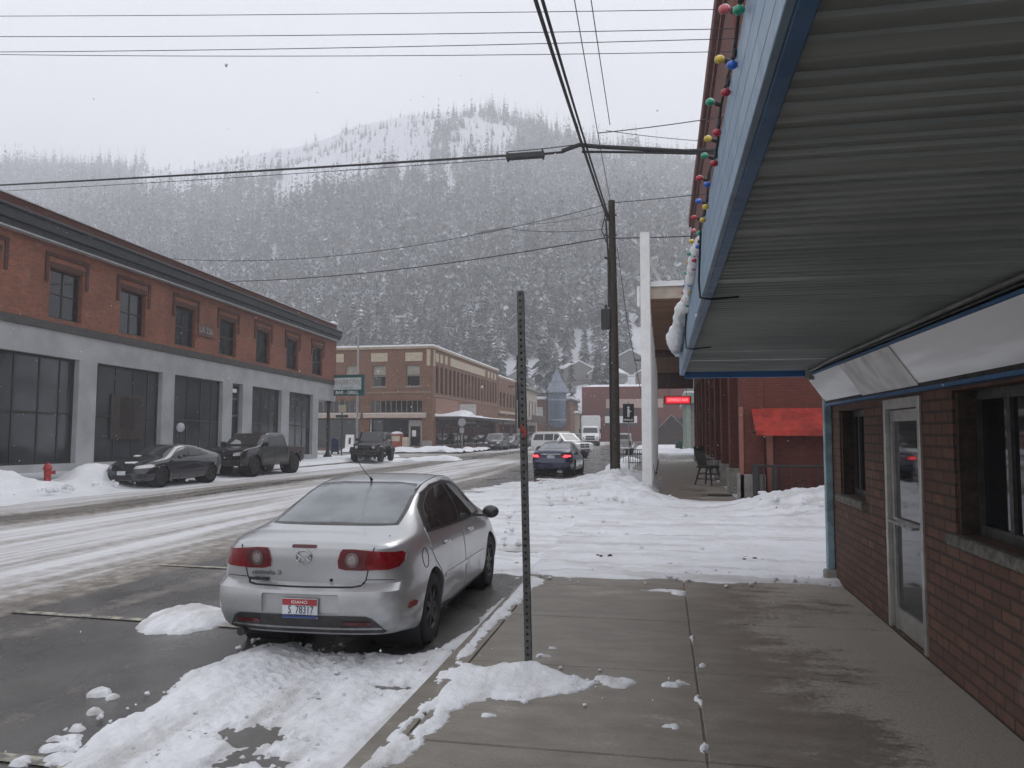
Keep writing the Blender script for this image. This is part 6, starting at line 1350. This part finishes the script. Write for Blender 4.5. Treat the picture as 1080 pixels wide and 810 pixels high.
for k, (x, dz, r, l) in enumerate(((-1.98, .0, .038, 'thickest cable running overhead along the street to the pole'), (-1.90, .12, .028, 'second cable running overhead beside the thickest one'), (-1.82, -.05, .018, 'thin cable twisted round the two overhead street cables'))):
    wire(l, (x, -6, 8.6 + dz), (-1.8 + .03 * k, 26.75, 9.15 + dz), r, .35 - .05 * k)
wire('single thin wire left of the overhead street cables', (-2.7, -6, 10.5), (-2.0, 19.0, 9.4), .010, .3)
wire('thin wire right of the street cables dropping to the junction', (-.95, -6, 10.0), (-1.2, 18.8, 9.35), .010, .3)
wire('second thin wire right of the street cables running to the pole', (-1.15, -6, 10.4), (-1.62, 26.7, 9.3), .010, .5)
wire('thin wire from the junction up to the brick wall on the right', (-1.5, 18.9, 9.2), (1.95, 20.62, 10.1), .012, .03)
wire('faint thin wire below it reaching the brick wall', (-1.3, 18.9, 9.25), (1.95, 20.62, 9.35), .008, .05)
wire('short wire from the pole top to the brick wall', (-1.6, 26.7, 9.75), (1.95, 24.0, 9.1), .013, .02)
wire('lower wire from the pole to the brick wall', (-1.6, 26.7, 8.5), (1.95, 24.5, 7.9), .018, .02)
wire('lowest wire crossing from the red brick block to the pole', (-22.4, 36.5, 9.65), (-1.75, 26.7, 8.55), .020, .35)
wire('drooping wire from the red brick block to the pole top', (-22.4, 30.5, 9.6), (-6.2, 28, 9.32), .012, .55)
wire('wire between the drooping splice and the pole top', (-6.2, 28, 9.32), (-1.8, 26.7, 9.72), .012, .05)
wire('slack second wire from the drooping splice to the pole', (-5.6, 27.8, 9.33), (-1.75, 26.7, 8.85), .010, .12)
wire('second wire under it from the splice to the pole crown', (-4.9, 27.6, 9.4), (-1.8, 26.7, 9.5), .007, .12)
b = MB(); b.tube([(-6.9, 28.1, 9.25), (-6.6, 28.05, 9.3), (-5.8, 27.9, 9.36), (-5.6, 27.85, 9.36)], [.02, .06, .05, .02], 6); tag(b.build('splice_sleeve', pmat('grey_sleeve', (.2, .2, .21), .6)), 'grey splice sleeve on the drooping wire across the street', 'wire splice')
wire('long low wire crossing near the foot of the far hill', (-60, 150, 11), (-1.0, 120, 10.6), .025, .6)
# far poles along the street
for i, (x, y, h_, l) in enumerate(((-1.7, 76, 9.5, 'distant wooden pole on the right kerb past the crossing'), (-1.8, 112, 9.5, 'second distant wooden pole down the right kerb'), (-18.9, 100, 8.5, 'thin wooden pole on the left kerb beside the parked row'), (-18.9, 128, 9, 'wooden pole in front of the cream house'))):
    e = empty('utility_pole', (x, y, -.1), 0, l, 'utility pole'); b = MB(); b.cyl((0, 0, 0), (0, 0, h_), .14, .10, 10); b.build('pole', WOODD, e); b = MB(); b.box(-1.0, 1.0, -.06, .06, h_ - .7, h_ - .55); b.build('cross_arm', WOODD, e)
    b = MB()
    for q_ in (-.9, -.4, .4, .9): b.cyl((q_, 0, h_ - .55), (q_, 0, h_ - .38), .04, n=6)
    b.build('insulators', DARKST, e)
# small black sign on a thin post
BS = empty('pictogram_sign', (-1.24, 28.6, -.08), 0, 'small black sign with white pictogram on a thin post beside the pole', 'sign')
b = MB(); b.cyl((0, .03, 0), (0, .03, 3.0), .024, n=8); b.build('post', GALV, BS); b = MB(); b.box(-.20, .20, -.01, .008, 2.24, 2.92, .004); pn = b.build('sign_plate', BLACK, BS)
b = MB(); b.sphere((0, -.016, 2.78), .042, 1, .2, 1); b.box(-.04, .04, -.02, -.0105, 2.55, 2.73, .008); b.box(.04, .10, -.02, -.0105, 2.62, 2.66); b.box(-.04, -.005, -.02, -.0105, 2.44, 2.55); b.box(.01, .04, -.02, -.0105, 2.44, 2.55); b.build('pictogram', WHITEP, pn)
text_mesh('lettering', 'WALK', .10, WHITEP, pn, Matrix.Translation((0, -.0125, 2.33)) @ Matrix.Rotation(PI / 2, 4, 'X'), .002, sx=1.2, bold=.003)
# low iron fence beyond the pole
FN = empty('iron_fence', (-2.15, 43, -.02), 0, 'low dark iron fence standing in snow behind the utility pole', 'fence')
b = MB(); b.box(-.02, 1.4, -.02, .02, .86, .9); b.box(-.02, 1.4, -.02, .02, .15, .19); b.build('rail', BLACK, FN); b = MB()
for k in range(12): b.cyl((.125 * k, 0, -.1), (.125 * k, 0, .9), .016, n=6)
b.build('bars', BLACK, FN)
# hydrant
HY = empty('fire_hydrant', (-19.35, 21.7, .1), R(-35), 'red fire hydrant standing in the snow bank', 'fire hydrant')
HR = pmat('hydrant_red', (.36, .015, .015), .45, var=.2, coat=.3)
b = MB(); b.lathe([(.15, 0), (.15, .05), (.105, .07), (.105, .5), (.14, .52), (.14, .56), (.12, .58), (.11, .63), (.07, .69), (.03, .71), (.03, .75), (.0, .75)], 18); b.build('barrel', HR, HY, 40)
for a in (0, PI / 2, PI): M = Matrix.Rotation(a, 4, 'Z'); b = MB(); b.cyl(M @ Vector((.08, 0, .42)), M @ Vector((.19, 0, .42)), .055, n=12); b.cyl(M @ Vector((.19, 0, .42)), M @ Vector((.215, 0, .42)), .068, n=8); b.build('nozzle', HR, HY)
# parking meter
PMR = empty('parking_meter', (-19.2, 28.4, .05), 0, 'thin grey parking meter with a round pale head in front of the poster bay', 'parking meter')
b = MB(); b.cyl((0, 0, 0), (0, 0, 1.75), .035, n=8); b.build('pole', DARKST, PMR); b = MB(); b.sphere((0, 0, 1.95), .17, 1, .8, 1.15); b.build('head', pmat('pale_meter_head', (.45, .46, .48), .4), PMR, 0)
# street light on mast
ST = empty('street_light', (-27.2, 66.5, 0), 0, 'tall grey street light with a long arm above the brown corner block', 'street light')
b = MB(); b.tube([(0, 0, 0), (0, 0, 6), (0, 0, 11.3)], [.12, .10, .075], 10); b.build('mast', GALV, ST); b = MB(); b.tube([(0, 0, 11.1), (.8, 0, 11.75), (2.2, 0, 12.15), (3.6, 0, 12.25)], [.06, .05, .045, .04], 8); b.build('arm', GALV, ST)
b = MB(); b.sphere((4.0, 0, 12.2), .28, 1.8, .7, .45); b.build('lamp_head', pmat('pale_lamp_head', (.5, .5, .5), .5), ST, 0)
# stop sign seen from behind
SS = empty('stop_sign', (-18.9, 72.2, 0), 0, 'back of a grey octagonal stop sign by the snowy corner canopy', 'sign')
b = MB(); b.cyl((0, 0, 0), (0, 0, 3.1), .035, n=8); b.build('post', GALV, SS); b = MB(); M = Matrix.Translation((0, -.06, 2.75)) @ Matrix.Rotation(PI / 2, 4, 'X') @ Matrix.Rotation(PI / 8, 4, 'Z'); b.lathe([(.40, -.008), (.41, -.006), (.41, .006), (.40, .008)], 8, M); b.box(-.22, .22, -.07, -.055, 1.75, 2.25, .004); b.build('plate', pmat('sign_back', (.30, .30, .31), .5, .3), SS)
# mailbox, news box, sandwich board, small corner sign
MBX = empty('mail_box', (-24.9, 56.5, .1), R(15), 'dark blue mail box in the snow beyond the brick corner', 'mail box')
b = MB(); b.prism([(-.3, .2), (.3, .2), (.3, 1.05), (.2, 1.22), (0, 1.3), (-.2, 1.22), (-.3, 1.05)], 1, -.3, .3, .02); b.build('box', pmat('mail_blue', (.015, .03, .09), .45), MBX); b = MB()
for x in (-.24, .24):
    for y in (-.24, .24): b.box(x - .03, x + .03, y - .03, y + .03, 0, .2)
b.build('feet', BLACK, MBX); b = MB(); b.box(-.2, .2, -.33, -.302, .85, 1.0, .01); b.build('chute', DARKST, MBX)
NBX = empty('news_box', (-25.1, 71.3, .05), 0, 'red vending cabinet with a snow cap against the brown storefront', 'vending box')
b = MB(); b.box(-.55, .55, -.4, .4, .1, 1.6, .03); b.build('cabinet', pmat('cabinet_red', (.26, .05, .035), .5), NBX); b = MB(); b.sphere((0, 0, 1.65), .55, 1.05, .8, .35); b.build('snow_cap', SNOW, NBX, 0); b = MB(); b.box(.6, 1.1, -.3, .3, .1, 1.3, .02); b.box(-.4, .4, -.42, -.401, .9, 1.4); b.build('side_bin', pmat('cream_bin', (.48, .42, .32), .6), NBX)
SB = empty('sandwich_board', (-29.6, 70.6, .1), 0, 'white sandwich board with a dark mark in front of the storefront', 'sign')
for s in (-1, 1): b = MB(); b.box(-.42, .42, -.015, .015, 0, 1.5, .005, M=Matrix.Translation((0, s * .25, 0)) @ Matrix.Rotation(s * .16, 4, 'X')); b.build('board', WHITEP, SB)
b = MB(); b.box(-.08, .14, -.02, .02, .6, 1.2, .01, M=Matrix.Translation((0, -.27, 0)) @ Matrix.Rotation(-.16, 4, 'X')); b.build('mark', BLACK, SB)
CS = empty('corner_sign', (-23.5, 54.5, .1), 0, 'small cream sign on a green post under the hanging bar sign', 'sign')
b = MB(); b.cyl((0, 0, 0), (0, 0, 4.2), .05, n=8); b.build('post', pmat('dark_green_post', (.02, .05, .04), .5), CS); b = MB(); b.box(-.26, .26, -.06, .06, 3.2, 3.75, .01); b.build('panel', CREAM, CS); b = MB(); b.box(-.5, .5, -.04, .04, 2.8, 3.0, .01); b.build('street_name_blade', pmat('dark_green_enamel2', (.02, .06, .05), .5), CS)
TB = empty('trash_bin', (1.35, 70.7, 0), 0, 'dark green round bin beside the pale green shopfront', 'bin')
b = MB(); b.lathe([(.25, 0), (.32, .1), (.33, .85), (.36, .9), (.3, 1.0), (.12, 1.08)], 16); b.build('drum', pmat('bin_green', (.02, .06, .045), .5), TB, 40); b = MB(); b.lathe([(.37, .5), (.38, .52), (.37, .54)], 16, None, False); b.build('hoop', BLACK, TB)
# dirt clods on the alley snow
for i, (x, y, s, l) in enumerate(((-.9, 11.4, .09, 'dark clod of dirty slush on the left of the alley snow'), (1.25, 11.6, .12, 'dark scattered clod of dirty slush on the alley snow near the storefront'))):
    b = MB(); q = random.Random(i)
    for k in range(9): b.sphere((x + q.uniform(-1, 1) * s * 1.6, y + q.uniform(-1, 1) * s, .0 + q.uniform(0, .02)), s * q.uniform(.15, .4), 1, 1, .6, 7, 5)
    tag(b.build('dirt_clod', pmat('dirty_slush', (.05, .045, .04), .8), None, 0, False), l, 'clod')
# falling snow
N = 3600; fx = rng.uniform(-24, 9, N); fy = 1.3 + 48 * rng.random(N) ** 1.3; fz = rng.uniform(.05, 13, N); fr = rng.uniform(.003, .006, N) * (1 + fy * .045) * np.where(fz > 5, .7, 1)
ok = ~((fx > .1) & (fy < 10.6) & (fz > 2.3)) & ~((fx > 1.9)) & ~((np.abs(fx + 3) < 1.2) & (np.abs(fy - 8.3) < 2.6) & (fz < 1.7)) & (fx > -20)
fx, fy, fz, fr = fx[ok], fy[ok], fz[ok], fr[ok]
O = np.array([(1, 0, 0), (-1, 0, 0), (0, 1, 0), (0, -1, 0), (0, 0, 1.3), (0, 0, -1.3)]); T = np.array([(0, 2, 4), (2, 1, 4), (1, 3, 4), (3, 0, 4), (2, 0, 5), (1, 2, 5), (3, 1, 5), (0, 3, 5)])
co = (O[None] * fr[:, None, None] + np.stack([fx, fy, fz], -1)[:, None]).reshape(-1, 3); fc = (T[None] + (np.arange(len(fx)) * 6)[:, None, None]).reshape(-1, 3)
tag(np_mesh('falling_snow', co, fc, pmat('snowflake', (.85, .85, .87), .8), 0), 'sparse snowflakes drifting down over the street', kind='stuff')
